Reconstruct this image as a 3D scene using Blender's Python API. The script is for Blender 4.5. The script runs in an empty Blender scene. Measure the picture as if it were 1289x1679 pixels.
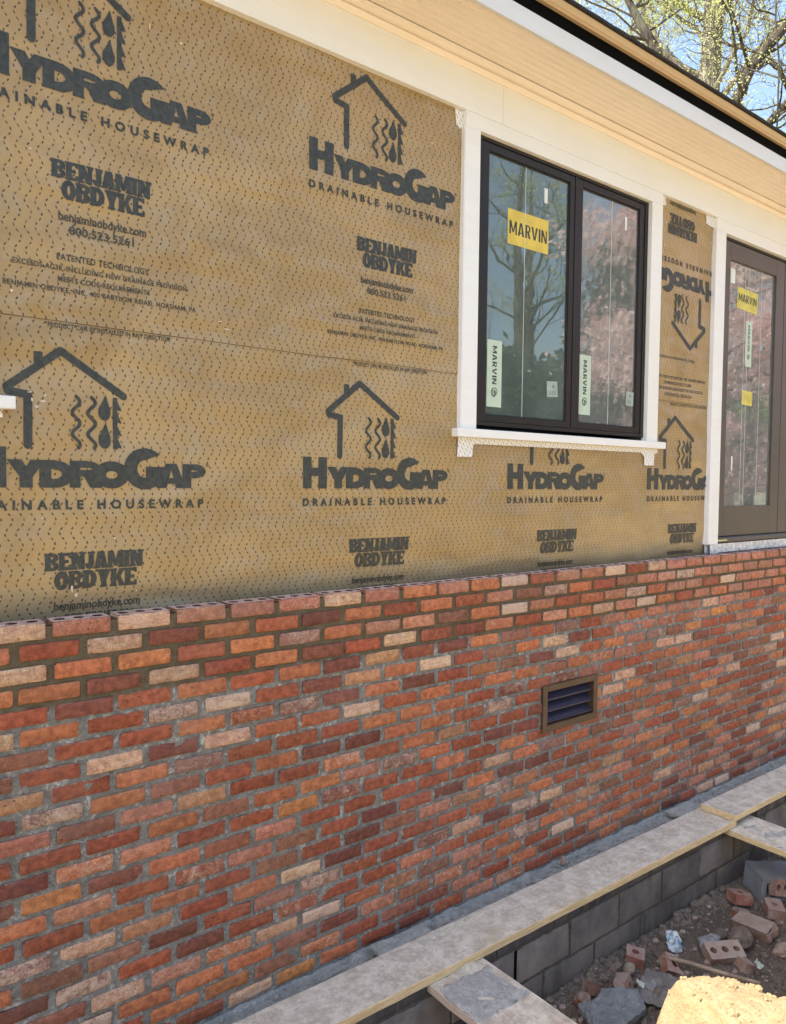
import bpy, math, random
import numpy as np
from mathutils import Vector, Matrix, noise

# Everything below is laid out in metres relative to the photographer's eye
# height (x along the wall, y into the house, housewrap face at y = 0);
# at the very end the top-level objects are lifted by LIFT so the trench floor is z = 0.
LIFT = 2.46
R = math.radians
sc = bpy.context.scene

# ------------------------------------------------------------------ camera
cam_d = bpy.data.cameras.new('camera')
cam = bpy.data.objects.new('camera', cam_d)
sc.collection.objects.link(cam)
F_PX, YAW, PITCH, ROLL = 1262.0, 0.673880, 0.0408736, 0.0113806
cam_d.sensor_fit = 'VERTICAL'
cam_d.sensor_height = 24.0
cam_d.lens = 24.0 * F_PX / 1679.0
cam_d.clip_start = 0.05
cam_d.clip_end = 500
cy_, sy_, cp_, sp_ = math.cos(YAW), math.sin(YAW), math.cos(PITCH), math.sin(PITCH)
Fv = Vector((sy_*cp_, cy_*cp_, -sp_))
R0 = Vector((cy_, -sy_, 0)); U0 = R0.cross(Fv)
Rv = math.cos(ROLL)*R0 + math.sin(ROLL)*U0
Uv = -math.sin(ROLL)*R0 + math.cos(ROLL)*U0
M = Matrix.Identity(4)
for i in range(3):
    M[i][0], M[i][1], M[i][2] = Rv[i], Uv[i], -Fv[i]
M[0][3], M[1][3], M[2][3] = 0.0, -2.75, LIFT
cam.matrix_world = M
sc.camera = cam

# ------------------------------------------------------------------ sky + sun
SUN_EL = R(56)
SUN_DIR = Vector((-0.541, 0.139, 0.829)).normalized()     # towards the sun
w = bpy.data.worlds.new('World'); sc.world = w; w.use_nodes = True
nt = w.node_tree
bg = nt.nodes['Background']
sky = nt.nodes.new('ShaderNodeTexSky')
sky.sky_type = 'NISHITA'; sky.sun_disc = False
sky.sun_elevation = math.asin(SUN_DIR.z)
sky.sun_rotation = math.atan2(SUN_DIR.x, SUN_DIR.y)
sky.air_density = 1.2; sky.dust_density = 3.0; sky.ozone_density = 1.0
nt.links.new(sky.outputs[0], bg.inputs[0])
bg.inputs[1].default_value = 0.15
sun_d = bpy.data.lights.new('sun', 'SUN'); sun = bpy.data.objects.new('sun', sun_d)
sc.collection.objects.link(sun)
sun_d.energy = 4.5; sun_d.angle = R(0.5); sun_d.color = (1.0, 0.93, 0.82)
sun.rotation_euler = SUN_DIR.to_track_quat('Z', 'Y').to_euler()
sc.view_settings.view_transform = 'Standard'
sc.view_settings.look = 'None'
sc.view_settings.exposure = 1.32
sc.view_settings.gamma = 1.0
sc.cycles.max_bounces = 8
sc.cycles.diffuse_bounces = 4
sc.cycles.transparent_max_bounces = 12

# ------------------------------------------------------------------ helpers
COL = sc.collection
def tag(o, label=None, cat=None, group=None, kind=None):
    if label: o['label'] = label
    if cat: o['category'] = cat
    if group: o['group'] = group
    if kind: o['kind'] = kind
    return o
def empty(name, loc, parent=None):
    o = bpy.data.objects.new(name, None); o.empty_display_size = .1
    COL.objects.link(o); o.location = loc
    if parent: o.parent = parent
    return o
class MB:
    def __init__(s): s.v = []; s.f = []; s.m = []; s.sm = []; s.attr = {}
    def add(s, vs, fs, mi=0, smooth=False):
        b = len(s.v); s.v.extend([tuple(v) for v in vs])
        for f in fs:
            s.f.append(tuple(b+i for i in f)); s.m.append(mi); s.sm.append(smooth)
        return b
    def box(s, x0, x1, y0, y1, z0, z1, mi=0):
        vs = [(x, y, z) for x in (x0, x1) for y in (y0, y1) for z in (z0, z1)]
        s.add(vs, [(0,1,3,2), (4,6,7,5), (0,4,5,1), (2,3,7,6), (0,2,6,4), (1,5,7,3)], mi)
    def tube(s, pts, rad, n=6, mi=0, smooth=True, cap=True):
        pts = [Vector(p) for p in pts]; rings = []
        up = Vector((0.13, 0.31, 0.94))
        for i, p in enumerate(pts):
            d = (pts[min(i+1, len(pts)-1)] - pts[max(i-1, 0)])
            if d.length < 1e-9: d = Vector((0,0,1))
            d.normalize()
            a = d.cross(up)
            if a.length < 1e-3: a = d.cross(Vector((1,0,0)))
            a.normalize(); b = d.cross(a)
            r = rad[i] if hasattr(rad, '__len__') else rad
            rings.append([p + r*(math.cos(2*math.pi*k/n)*a + math.sin(2*math.pi*k/n)*b) for k in range(n)])
        vs = [v for r_ in rings for v in r_]; fs = []
        for i in range(len(pts)-1):
            for k in range(n):
                fs.append((i*n+k, i*n+(k+1) % n, (i+1)*n+(k+1) % n, (i+1)*n+k))
        if cap:
            fs.append(tuple(range(n))[::-1]); fs.append(tuple((len(pts)-1)*n+k for k in range(n)))
        s.add(vs, fs, mi, smooth)
    def build(s, name, mats, parent=None, bevel=0, loc=None, seg=2):
        me = bpy.data.meshes.new(name)
        me.from_pydata(s.v, [], s.f); 
        if not isinstance(mats, (list, tuple)): mats = [mats]
        for m in mats: me.materials.append(m)
        me.polygons.foreach_set('material_index', s.m)
        me.polygons.foreach_set('use_smooth', s.sm)
        for k, (typ, data) in s.attr.items():
            a = me.attributes.new(k, typ, 'POINT')
            a.data.foreach_set('color' if 'COLOR' in typ else 'value', np.array(data, dtype=np.float32).ravel())
        me.update()
        o = bpy.data.objects.new(name, me); COL.objects.link(o)
        if parent: o.parent = parent
        if loc:
            o.location = loc
        if bevel:
            b = o.modifiers.new('bevel', 'BEVEL'); b.width = bevel; b.segments = seg; b.limit_method = 'ANGLE'
            b.angle_limit = R(40)
        return o
def extrude(mb, pts, x0, x1, mi=0, closed=True, n=1):
    """profile of (y, z) points swept along x"""
    k = len(pts)
    for s in range(n):
        a = x0+(x1-x0)*s/n; b = x0+(x1-x0)*(s+1)/n
        vs = [(a, p[0], p[1]) for p in pts]+[(b, p[0], p[1]) for p in pts]
        fs = [(i, (i+1) % k, k+(i+1) % k, k+i) for i in range(k if closed else k-1)]
        if closed and s == 0: fs.append(tuple(range(k))[::-1])
        if closed and s == n-1: fs.append(tuple(k+i for i in range(k)))
        mb.add(vs, fs, mi)
def fnoise(x, y, z=0.0, s=1.0): return noise.noise(Vector((x*s, y*s, z*s)))
rnd = random.Random(7)

# ------------------------------------------------------------------ node helpers
class NT:
    def __init__(s, name):
        s.m = bpy.data.materials.new(name); s.m.use_nodes = True
        s.t = s.m.node_tree; s.t.nodes.clear()
        s.out = s.t.nodes.new('ShaderNodeOutputMaterial')
        s._pos = None
    def n(s, typ, ins=None, **props):
        nd = s.t.nodes.new(typ)
        for k, v in props.items(): setattr(nd, k, v)
        for k, v in (ins or {}).items():
            if hasattr(v, 'is_output'): s.t.links.new(v, nd.inputs[k])
            elif v is not None: nd.inputs[k].default_value = v
        return nd
    def pos(s):
        if s._pos is None: s._pos = s.n('ShaderNodeTexCoord').outputs['Object']
        return s._pos
    def math(s, op, a, b=None, c=None, clamp=False):
        nd = s.n('ShaderNodeMath', operation=op, use_clamp=clamp)
        for i, v in enumerate((a, b, c)):
            if v is None: continue
            if hasattr(v, 'is_output'): s.t.links.new(v, nd.inputs[i])
            else: nd.inputs[i].default_value = v
        return nd.outputs[0]
    def noise(s, scale, detail=4, rough=.55, vec=None, dist=0):
        return s.n('ShaderNodeTexNoise', {'Vector': vec if vec is not None else s.pos(), 'Scale': scale, 'Detail': detail, 'Roughness': rough, 'Distortion': dist}).outputs[0]
    def ramp(s, v, a, b, lo=0.0, hi=1.0):
        return s.n('ShaderNodeMapRange', {0: v, 1: a, 2: b, 3: lo, 4: hi}, interpolation_type='SMOOTHSTEP').outputs[0]
    def mix(s, f, a, b, mode='MIX'):
        nd = s.n('ShaderNodeMix', data_type='RGBA', blend_type=mode)
        for i, v in ((0, f), (6, a), (7, b)):
            if hasattr(v, 'is_output'): s.t.links.new(v, nd.inputs[i])
            elif isinstance(v, (tuple, list)): nd.inputs[i].default_value = (v[0], v[1], v[2], 1)
            else: nd.inputs[i].default_value = v
        return nd.outputs[2]
    def scalevec(s, sx, sy, sz):
        return s.n('ShaderNodeVectorMath', {0: s.pos(), 1: (sx, sy, sz)}, operation='MULTIPLY').outputs[0]
    def bsdf(s, col, rough=.6, bump=None, bstr=.3, bdist=.002, spec=.5, metal=0, **kw):
        p = s.n('ShaderNodeBsdfPrincipled')
        def put(k, v):
            if hasattr(v, 'is_output'): s.t.links.new(v, p.inputs[k])
            elif k == 'Base Color': p.inputs[k].default_value = (v[0], v[1], v[2], 1)
            else: p.inputs[k].default_value = v
        put('Base Color', col); put('Roughness', rough); put('Specular IOR Level', spec); put('Metallic', metal)
        for k, v in kw.items(): put(k, v)
        if bump is not None:
            b = s.n('ShaderNodeBump', {'Strength': bstr, 'Distance': bdist, 'Height': bump})
            s.t.links.new(b.outputs[0], p.inputs['Normal'])
        s.t.links.new(p.outputs[0], s.out.inputs[0])
        return p
    def sep(s):
        nd = s.n('ShaderNodeSeparateXYZ', {0: s.pos()}); return nd.outputs
# ------------------------------------------------------------------ materials
def mat_simple(name, col, rough=.5, var=.12, scale=8, bstr=.15, bdist=.001, spec=.5, bscale=60):
    t = NT(name); f = t.noise(scale, 5)
    k = t.ramp(f, .3, .7)
    c = t.mix(k, tuple(x*(1-var) for x in col), tuple(min(1, x*(1+var*.6)) for x in col))
    t.bsdf(c, rough, t.noise(bscale, 5), bstr, bdist, spec)
    return t.m

def dots(t, X, Z):
    """slanted dashes set in wavy columns, as pressed into the drainage wrap"""
    SX, SZ, A, P_ = .0336, .0168, .0107, .084
    warp = t.math('ADD', t.math('MULTIPLY', t.math('SUBTRACT', t.noise(3.0, 2), .5), .03), t.math('MULTIPLY', t.math('SUBTRACT', t.noise(34, 2), .5), .008))
    Xw = t.math('ADD', X, warp)
    zr = t.math('ADD', t.math('FLOOR', t.math('DIVIDE', Z, SZ)), .5)
    rz = t.math('MULTIPLY', zr, SZ)
    ph = t.math('MULTIPLY', rz, 2*math.pi/P_)
    xo = t.math('MULTIPLY', t.math('SINE', ph), A)
    lx = t.math('MULTIPLY', t.math('SUBTRACT', t.math('FRACT', t.math('DIVIDE', t.math('SUBTRACT', Xw, xo), SX)), .5), SX)
    lz = t.math('SUBTRACT', Z, rz)
    sl = t.math('MULTIPLY', t.math('COSINE', ph), .8)
    inv = t.math('DIVIDE', 1.0, t.math('SQRT', t.math('ADD', t.math('MULTIPLY', sl, sl), 1.0)))
    al = t.math('MULTIPLY', t.math('ADD', t.math('MULTIPLY', lx, sl), lz), inv)
    ac = t.math('MULTIPLY', t.math('SUBTRACT', lx, t.math('MULTIPLY', lz, sl)), inv)
    d = t.math('ADD', t.math('POWER', t.math('ABSOLUTE', t.math('DIVIDE', al, .0054)), 2.6), t.math('POWER', t.math('ABSOLUTE', t.math('DIVIDE', ac, .0024)), 2.0))
    return t.ramp(d, 1.35, .65)

def mat_wrap():
    t = NT('housewrap film'); s = t.sep(); X, Z = s[0], s[2]
    dm = dots(t, X, Z)
    big = t.noise(1.6, 4, .6, t.scalevec(1, 1, 1.6), 1.2)
    mid = t.noise(7, 5, .65, t.scalevec(1, 1, 1.5), .8)
    fine = t.noise(90, 3)
    c = t.mix(t.ramp(big, .3, .7), (.33, .218, .088), (.43, .295, .132))
    c = t.mix(t.ramp(mid, .45, .72, 0, .6), c, (.385, .31, .21))
    c = t.mix(t.ramp(t.noise(2.3, 3, .6), .5, .7, 0, .4), c, (.42, .27, .11))
    c = t.mix(t.ramp(fine, .3, .8, 0, .18), c, (.25, .155, .065))
    # greyer towards the bottom, with a noisy upper edge
    edge_n = t.noise(6, 6, .7, t.scalevec(1, 1, 2.2))
    hz = t.ramp(t.math('ADD', Z, t.math('MULTIPLY', t.math('SUBTRACT', edge_n, .5), .14)), -.33, -.45)
    c = t.mix(t.math('MULTIPLY', hz, .55), c, (.20, .175, .125))
    # pale scuffs
    sc_ = t.noise(16, 6, .75, t.scalevec(1, 1, .6), 2.0)
    c = t.mix(t.ramp(sc_, .72, .78, 0, .5), c, (.62, .52, .4))
    c = t.mix(t.math('MULTIPLY', dm, t.ramp(t.noise(50, 2), .3, .6, .55, .95)), c, (.050, .030, .016))
    wr = t.noise(4.0, 1, .4, t.n('ShaderNodeMapping', {0: t.pos(), 'Rotation': (0, R(35), 0), 'Scale': (.5, 1, 1.8)}).outputs[0], .3)
    h = t.math('ADD', t.math('MULTIPLY', wr, 4.0), t.math('MULTIPLY', t.noise(6, 2, .5, None, .2), 1.6))
    h = t.math('ADD', h, t.math('MULTIPLY', dm, .16))
    t.bsdf(c, .34, h, .7, .012, .5)
    return t.m
def mat_ink(nm='printed ink', a=(.034, .037, .034), b=(.062, .066, .058)):
    t = NT(nm); s = t.sep()
    dm = dots(t, s[0], s[2])
    n = t.noise(60, 4)
    c = t.mix(t.ramp(n, .3, .75), a, b)
    c = t.mix(t.math('MULTIPLY', dm, .5), c, (.018, .018, .022))
    t.bsdf(c, .5, dm, .3, .001, .4)
    return t.m
def mat_brick():
    t = NT('used brick'); 
    ca = t.n('ShaderNodeAttribute', attribute_name='Col'); col = ca.outputs['Color']; lime = ca.outputs['Alpha']
    ed = t.n('ShaderNodeAttribute', attribute_name='Edge').outputs['Fac']
    fine = t.noise(230, 4, .7); mid = t.noise(38, 5, .65); pat = t.noise(14, 5, .6, dist=1.5)
    c = t.mix(t.ramp(mid, .28, .72), t.mix(1.0, col, (.64, .58, .55), 'MULTIPLY'), t.mix(1.0, col, (1.30, 1.25, 1.15), 'MULTIPLY'))
    c = t.mix(t.ramp(t.noise(26, 5, .7, t.scalevec(.35, 1, 2.2), .8), .52, .74, 0, .7), c, t.mix(1.0, col, (1.2, 1.6, 1.85), 'MULTIPLY'))
    c = t.mix(t.ramp(pat, .52, .66, 0, .4), c, t.mix(1.0, col, (.55, .44, .42), 'MULTIPLY'))
    c = t.mix(t.ramp(fine, .32, .5, .45, 0), c, t.mix(1.0, col, (.42, .36, .36), 'MULTIPLY'))
    pv = t.n('ShaderNodeVectorMath', {0: t.pos(), 1: t.n('ShaderNodeTexNoise', {'Vector': t.pos(), 'Scale': 70.0}).outputs[1]}, operation='ADD').outputs[0]
    pit = t.n('ShaderNodeTexVoronoi', {'Vector': t.n('ShaderNodeVectorMath', {0: t.pos(), 1: (.7, 1, 1)}, operation='MULTIPLY').outputs[0], 'Scale': 42.0}, feature='F1').outputs[0]
    pm = t.ramp(t.noise(9, 3), .52, .6)
    pk = t.math('MULTIPLY', t.ramp(t.math('ADD', pit, t.math('MULTIPLY', t.noise(160, 3), .12)), .20, .13), pm)
    c = t.mix(t.math('MULTIPLY', pk, .7), c, (.05, .025, .02))
    # dark kiln speckle, strongest on the pale bricks
    sp = t.ramp(t.noise(190, 6, .8), .50, .62)
    c = t.mix(t.math('MULTIPLY', sp, t.ramp(lime, .1, .5, .18, .80)), c, t.mix(1.0, col, (.40, .25, .22), 'MULTIPLY'))
    # old paint / lime bloom left on the face
    lm = t.math('ADD', t.math('MULTIPLY', pat, .40), t.math('MULTIPLY', t.noise(120, 6, .85), .60))
    lmk = t.math('SUBTRACT', t.math('ADD', lm, lime), 1.0)
    c = t.mix(t.ramp(lmk, -.05, .12, 0, .75), c, (.68, .50, .37))
    c = t.mix(t.math('MULTIPLY', t.ramp(t.noise(30, 6, .8, t.scalevec(.5, 1, 1.6), 1.5), .50, .62), t.ramp(lime, .3, .5, 0, .55)), c, (.36, .14, .085))
    # mortar smears creeping in from the joints on the older work
    z = t.sep()[2]
    old = t.ramp(z, -.72, -.80)
    sm = t.math('ADD', t.math('MULTIPLY', ed, .36), t.noise(40, 6, .75))
    c = t.mix(t.math('MULTIPLY', t.ramp(sm, .80, .94), t.math('MULTIPLY', old, .75)), c, (.36, .34, .31))
    dust = t.ramp(t.noise(3.0, 4), .48, .7, 0, .12)
    c = t.mix(dust, c, (.42, .30, .24))
    h = t.math('ADD', t.math('MULTIPLY', fine, .6), t.math('ADD', t.math('MULTIPLY', mid, 1.6), t.math('MULTIPLY', pk, -1.2)))
    t.bsdf(c, .78, h, 1.0, .0045, .4)
    return t.m
def mat_joint():
    t = NT('brick mortar'); z = t.sep()[2]
    n1 = t.noise(9, 5, .6); n2 = t.noise(140, 5, .7); n3 = t.noise(28, 6, .7, dist=1.0)
    old = t.mix(t.ramp(n3, .35, .65), (.175, .165, .147), (.31, .295, .265))
    old = t.mix(t.ramp(n3, .56, .68, 0, .85), old, (.60, .585, .54))
    old = t.mix(t.ramp(t.noise(5, 5, .6), .55, .7, 0, .6), old, (.17, .155, .13))
    new = t.mix(t.ramp(n3, .3, .7), (.115, .088, .052), (.18, .143, .090))
    k = t.ramp(t.math('ADD', z, t.math('MULTIPLY', t.math('SUBTRACT', n1, .5), .10)), -.775, -.745)
    c = t.mix(k, old, new)
    c = t.mix(t.ramp(n2, .35, .6, .35, 0), c, (.08, .075, .065))
    t.bsdf(c, .95, t.math('ADD', n2, t.math('MULTIPLY', n3, 2.0)), 1.0, .004, .2)
    return t.m
def mat_paint(name, col, rough=.45):
    t = NT(name)
    g = t.noise(10, 5, .6, t.scalevec(.25, 1, 3)); f = t.noise(2.0, 4)
    c = t.mix(t.ramp(g, .3, .7), tuple(x*.965 for x in col), col)
    c = t.mix(t.ramp(f, .4, .7, 0, .35), c, (col[0]*.93, col[1]*.90, col[2]*.84))
    c = t.mix(t.ramp(t.noise(45, 5, .8), .74, .8, 0, .35), c, (.45, .40, .33))
    t.bsdf(c, rough, t.noise(70, 4, .6, t.scalevec(.3, 1, 3)), .12, .001, .4)
    return t.m
def mat_plank(name, dusty=True, wa=(.58, .43, .22), wb=(.80, .66, .41), wc=(.38, .25, .12)):
    t = NT(name); P = t.scalevec(.55, 7, 7)
    g = t.noise(9, 6, .65, P, 1.5); g2 = t.noise(40, 5, .7, P, .5)
    wood = t.mix(t.ramp(g, .3, .7), wa, wb)
    wood = t.mix(t.ramp(g2, .35, .6, .4, 0), wood, wc)
    n = t.noise(11, 8, .78); n2 = t.noise(42, 8, .85)
    dust = t.mix(t.ramp(n, .38, .62), (.42, .375, .30), (.66, .605, .51))
    dust = t.mix(t.ramp(n2, .50, .64, 0, .6), dust, (.78, .745, .67))
    dust = t.mix(t.ramp(t.noise(80, 6, .85), .56, .64, 0, .65), dust, (.19, .17, .145))
    dust = t.mix(t.ramp(g, .46, .32, 0, .6), dust, (.36, .30, .21))
    dust = t.mix(t.ramp(t.noise(3.5, 6, .7), .55, .68, 0, .5), dust, (.46, .375, .25))
    dust = t.mix(t.ramp(t.noise(24, 5, .8, t.scalevec(.3, 1.5, 1)), .64, .7, 0, .7), dust, (.27, .275, .27))
    nrm = t.n('ShaderNodeNewGeometry').outputs['Normal']
    nz = t.n('ShaderNodeSeparateXYZ', {0: nrm}).outputs[2]
    top = t.ramp(nz, .5, .8)
    wear = t.math('MULTIPLY', top, t.ramp(t.noise(5, 6, .7, t.scalevec(1, 1.5, 1)), .26, .36, .75, 1.0)) if dusty else t.math('MULTIPLY', top, t.ramp(t.noise(4, 5, .7), .38, .48))
    c = t.mix(wear, wood, dust)
    h = t.math('ADD', g2, t.math('MULTIPLY', n2, t.math('MULTIPLY', top, 2.0)))
    t.bsdf(c, .85, h, .6, .003, .25)
    return t.m
def mat_block(name, dark=(.085, .08, .078), light=(.17, .16, .148)):
    t = NT(name)
    ca = t.n('ShaderNodeAttribute', attribute_name='Col').outputs['Color']
    n = t.noise(5, 5, .6); f = t.noise(260, 3, .7); m = t.noise(30, 5, .7)
    c = t.mix(t.ramp(n, .3, .7), dark, light)
    c = t.mix(1.0, c, ca, 'MULTIPLY')
    st = t.noise(6, 5, .6, t.scalevec(3, 1, .4))
    c = t.mix(t.ramp(st, .5, .72, 0, .5), c, (.21, .195, .17))
    c = t.mix(t.ramp(f, .3, .5, .4, 0), c, (.03, .03, .03))
    t.bsdf(c, .95, t.math('ADD', f, m), .8, .003, .2)
    return t.m
def mat_cement(name, a, b, hl=None, bd=.01, scale=12):
    t = NT(name); n = t.noise(scale, 7, .72, dist=.6); f = t.noise(150, 5, .8)
    c = t.mix(t.ramp(n, .3, .7), a, b)
    c = t.mix(t.ramp(f, .3, .55, .5, 0), c, tuple(x*.4 for x in a))
    if hl: c = t.mix(t.ramp(t.noise(scale*2.3, 6, .7), .56, .66, 0, .8), c, hl)
    t.bsdf(c, .95, t.math('ADD', f, t.math('MULTIPLY', n, 2.5)), 1.0, bd, .2)
    return t.m
def mat_soil():
    t = NT('soil'); n = t.noise(2.2, 8, .7, dist=.5); m = t.noise(14, 7, .75); f = t.noise(120, 5, .8)
    z = t.sep()[2]
    damp = t.mix(t.ramp(n, .32, .68), (.13, .105, .085), (.26, .22, .185))
    damp = t.mix(t.ramp(m, .5, .7, 0, .5), damp, (.31, .21, .15))
    dry = t.mix(t.ramp(m, .3, .7), (.50, .37, .195), (.66, .52, .315))
    dry = t.mix(t.ramp(n, .4, .7, 0, .6), dry, (.60, .43, .23))
    far = t.ramp(t.math('ADD', t.sep()[1], t.math('MULTIPLY', t.noise(.8, 4), 1.5)), -2.6, -3.6)
    dry = t.mix(far, dry, t.mix(t.ramp(t.noise(.35, 6), .4, .6), (.40, .345, .26), (.30, .30, .19)))
    k = t.ramp(t.math('ADD', z, t.math('MULTIPLY', t.math('SUBTRACT', n, .5), .12)), -2.38, -2.27)
    c = t.mix(k, damp, dry)
    c = t.mix(t.ramp(f, .3, .5, .35, 0), c, tuple(x*.35 for x in (.3, .2, .12)))
    t.bsdf(c, 1.0, t.math('ADD', f, t.math('MULTIPLY', m, 3.0)), 1.0, .012, .15)
    return t.m
def mat_glass(name, wobble=0.0, tint=(.80, .90, .86)):
    t = NT(name)
    gl = t.n('ShaderNodeBsdfGlossy', {'Color': (.95, 1, .98, 1), 'Roughness': .0})
    tr = t.n('ShaderNodeBsdfTransparent', {'Color': tint+(1,)})
    nv = t.noise(1.0, 3, .6, t.scalevec(3, 1, 34) if wobble else t.scalevec(1.4, 1, 2.0), .6)
    b = t.n('ShaderNodeBump', {'Strength': 1.0, 'Distance': .00013 if wobble else .00045, 'Height': nv})
    t.t.links.new(b.outputs[0], gl.inputs['Normal'])
    fr = t.n('ShaderNodeFresnel', {'IOR': 2.3}).outputs[0]
    mx = t.n('ShaderNodeMixShader', {0: fr, 1: tr.outputs[0], 2: gl.outputs[0]})
    last = mx.outputs[0]
    if wobble:   # protective film: faint milky streaks
        st = t.noise(3, 6, .75, t.scalevec(9, 1, 1.2), 3.0)
        df = t.n('ShaderNodeBsdfDiffuse', {'Color': (.75, .72, .72, 1)})
        m2 = t.n('ShaderNodeMixShader', {0: t.ramp(st, .46, .76, wobble*.30, wobble*.75), 1: last, 2: df.outputs[0]})
        last = m2.outputs[0]
    else:
        df = t.n('ShaderNodeBsdfDiffuse', {'Color': (.44, .50, .47, 1)})  # pale diffuse layer paints a haze over the reflection
        m2 = t.n('ShaderNodeMixShader', {0: t.ramp(t.noise(2.5, 6, .7), .35, .75, .13, .24), 1: last, 2: df.outputs[0]})
        last = m2.outputs[0]
    t.t.links.new(last, t.out.inputs[0])
    return t.m
def mat_flash():
    t = NT('flashing tape'); s = t.sep()
    a = t.math('ADD', t.math('MULTIPLY', s[0], 48.0), t.math('MULTIPLY', s[2], 30.0))
    l = t.math('ABSOLUTE', t.math('SUBTRACT', t.math('FRACT', a), .5))
    b = t.math('FRACT', t.math('ADD', t.math('MULTIPLY', s[2], 38.0), t.math('MULTIPLY', t.math('FLOOR', a), .37)))
    k = t.math('MULTIPLY', t.math('LESS_THAN', l, .09), t.math('LESS_THAN', b, .62))
    c = t.mix(k, (.80, .78, .75), (.20, .17, .16))
    c = t.mix(t.ramp(t.noise(30, 4), .4, .8, 0, .4), c, (.66, .62, .57))
    t.bsdf(c, .4, t.noise(22, 4), .4, .004, .5)
    return t.m
def mat_bark(name, a, b):
    t = NT(name); v = t.scalevec(3.2, 3.2, .55)
    n = t.noise(5, 7, .7, v, .6); f = t.noise(2, 4)
    c = t.mix(t.ramp(n, .36, .62), a, b)
    c = t.mix(t.ramp(f, .45, .7, 0, .4), c, (.20, .21, .13))
    t.bsdf(c, .95, n, 1.0, .05, .2)
    return t.m
def mat_leaf(name, a, b, trans=.35, sc_=1.2):
    t = NT(name); n = t.noise(sc_, 3)
    c = t.mix(t.ramp(n, .35, .65), a, b)
    d = t.n('ShaderNodeBsdfDiffuse', {'Color': c}); tr = t.n('ShaderNodeBsdfTranslucent', {'Color': c})
    m = t.n('ShaderNodeMixShader', {0: trans, 1: d.outputs[0], 2: tr.outputs[0]})
    t.t.links.new(m.outputs[0], t.out.inputs[0]); return t.m

INK2 = mat_ink('faded fine print ink', (.046, .044, .034), (.085, .078, .056))
WRAP, INK, BRICK, JOINT = mat_wrap(), mat_ink(), mat_brick(), mat_joint()
TRIM = mat_paint('white trim paint', (.82, .81, .79))
SOFFIT = mat_paint('cream soffit paint', (.90, .785, .66))
FASCIA = mat_paint('fascia paint', (.70, .69, .68))
BRONZE = mat_simple('dark bronze frame', (.017, .013, .012), .4, .15, 5, .05, spec=.35)
DOORP = mat_simple('bronze door paint', (.078, .063, .052), .42, .12, 3, .05)
BLACKM = mat_simple('black membrane', (.0025, .0025, .0025), .9, .2, 4, .1, spec=.08)
DRIP = mat_paint('tan metal drip edge', (.55, .40, .24), .35)
SHING = mat_cement('asphalt shingle', (.028, .026, .024), (.06, .055, .048), None, .004, 40)
FLASH = mat_flash()
PVC = mat_simple('white pvc', (.80, .81, .84), .35, .05, 4, .05)
GLASS, FILM = mat_glass('window glass'), mat_glass('window glass under film', .42)
PLANK, PLANK2 = mat_plank('dusty plank wood'), mat_plank('mortar caked plank wood', False, (.38, .29, .24), (.58, .49, .42), (.25, .17, .12))
BLOCK = mat_block('concrete block'); BLOCKN = mat_block('new concrete block', (.15, .16, .17), (.22, .235, .25))
BMORT = mat_cement('block mortar', (.07, .066, .06), (.13, .122, .108), None, .005, 20)
LEDGE = mat_cement('loose mortar ledge', (.38, .395, .375), (.55, .565, .54), (.66, .67, .64), .012, 22)
CEM = mat_cement('set cement', (.26, .27, .27), (.40, .41, .41), (.52, .53, .54), .01, 16)
SOIL = mat_soil()
CLOD = mat_cement('soil clod', (.15, .125, .105), (.28, .24, .20), (.34, .24, .18), .01, 25)
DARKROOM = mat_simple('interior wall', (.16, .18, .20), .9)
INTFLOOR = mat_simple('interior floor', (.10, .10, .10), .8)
LOUV = mat_simple('vent louvre', (.040, .036, .06), .35, .2, 10, .05)
VENTF = mat_simple('vent frame bronze', (.078, .044, .025), .45, .25, 14, .2)

# ------------------------------------------------------------------ raster canvas for printed marks
class Canvas:
    def __init__(s, w, h, res=.0016, pad=.004):
        s.res = res; s.pad = pad
        s.x = np.arange(-pad, w+pad, res); s.z = np.arange(-pad, h+pad, res)
        s.X, s.Z = np.meshgrid(s.x+res/2, s.z+res/2); s.m = np.zeros(s.X.shape, bool)
    def rect(s, x0, x1, z0, z1, on=True): s.m[(s.X >= x0) & (s.X <= x1) & (s.Z >= z0) & (s.Z <= z1)] = on
    def poly(s, pts, on=True):
        c = np.zeros(s.X.shape, bool); n = len(pts)
        for i in range(n):
            (x0, z0), (x1, z1) = pts[i], pts[(i+1) % n]
            if z0 == z1: continue
            k = ((z0 > s.Z) != (z1 > s.Z)) & (s.X < (x1-x0)*(s.Z-z0)/(z1-z0)+x0)
            c ^= k
        s.m[c] = on
    def line(s, pts, w_):
        for (x0, z0), (x1, z1) in zip(pts[:-1], pts[1:]):
            dx, dz = x1-x0, z1-z0; L = dx*dx+dz*dz+1e-12
            t_ = np.clip(((s.X-x0)*dx+(s.Z-z0)*dz)/L, 0, 1)
            s.m |= np.hypot(s.X-x0-t_*dx, s.Z-z0-t_*dz) <= w_/2
    def ring(s, cx, cz, rx, rz, ix, iz, cond=None, dx=0):
        o = ((s.X-cx)/rx)**2+((s.Z-cz)/rz)**2 <= 1
        if ix > 0: o &= ~(((s.X-cx-dx)/ix)**2+((s.Z-cz)/iz)**2 <= 1)
        if cond is not None: o &= cond
        s.m |= o
    def quads(s):
        out = []
        for r in range(s.m.shape[0]):
            row = s.m[r]; d = np.diff(np.concatenate(([0], row.astype(np.int8), [0])))
            for a, b in zip(np.where(d == 1)[0], np.where(d == -1)[0]):
                out.append((s.x[a], s.x[a]+(b-a)*s.res, s.z[r], s.z[r]+s.res))
        return out
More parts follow.
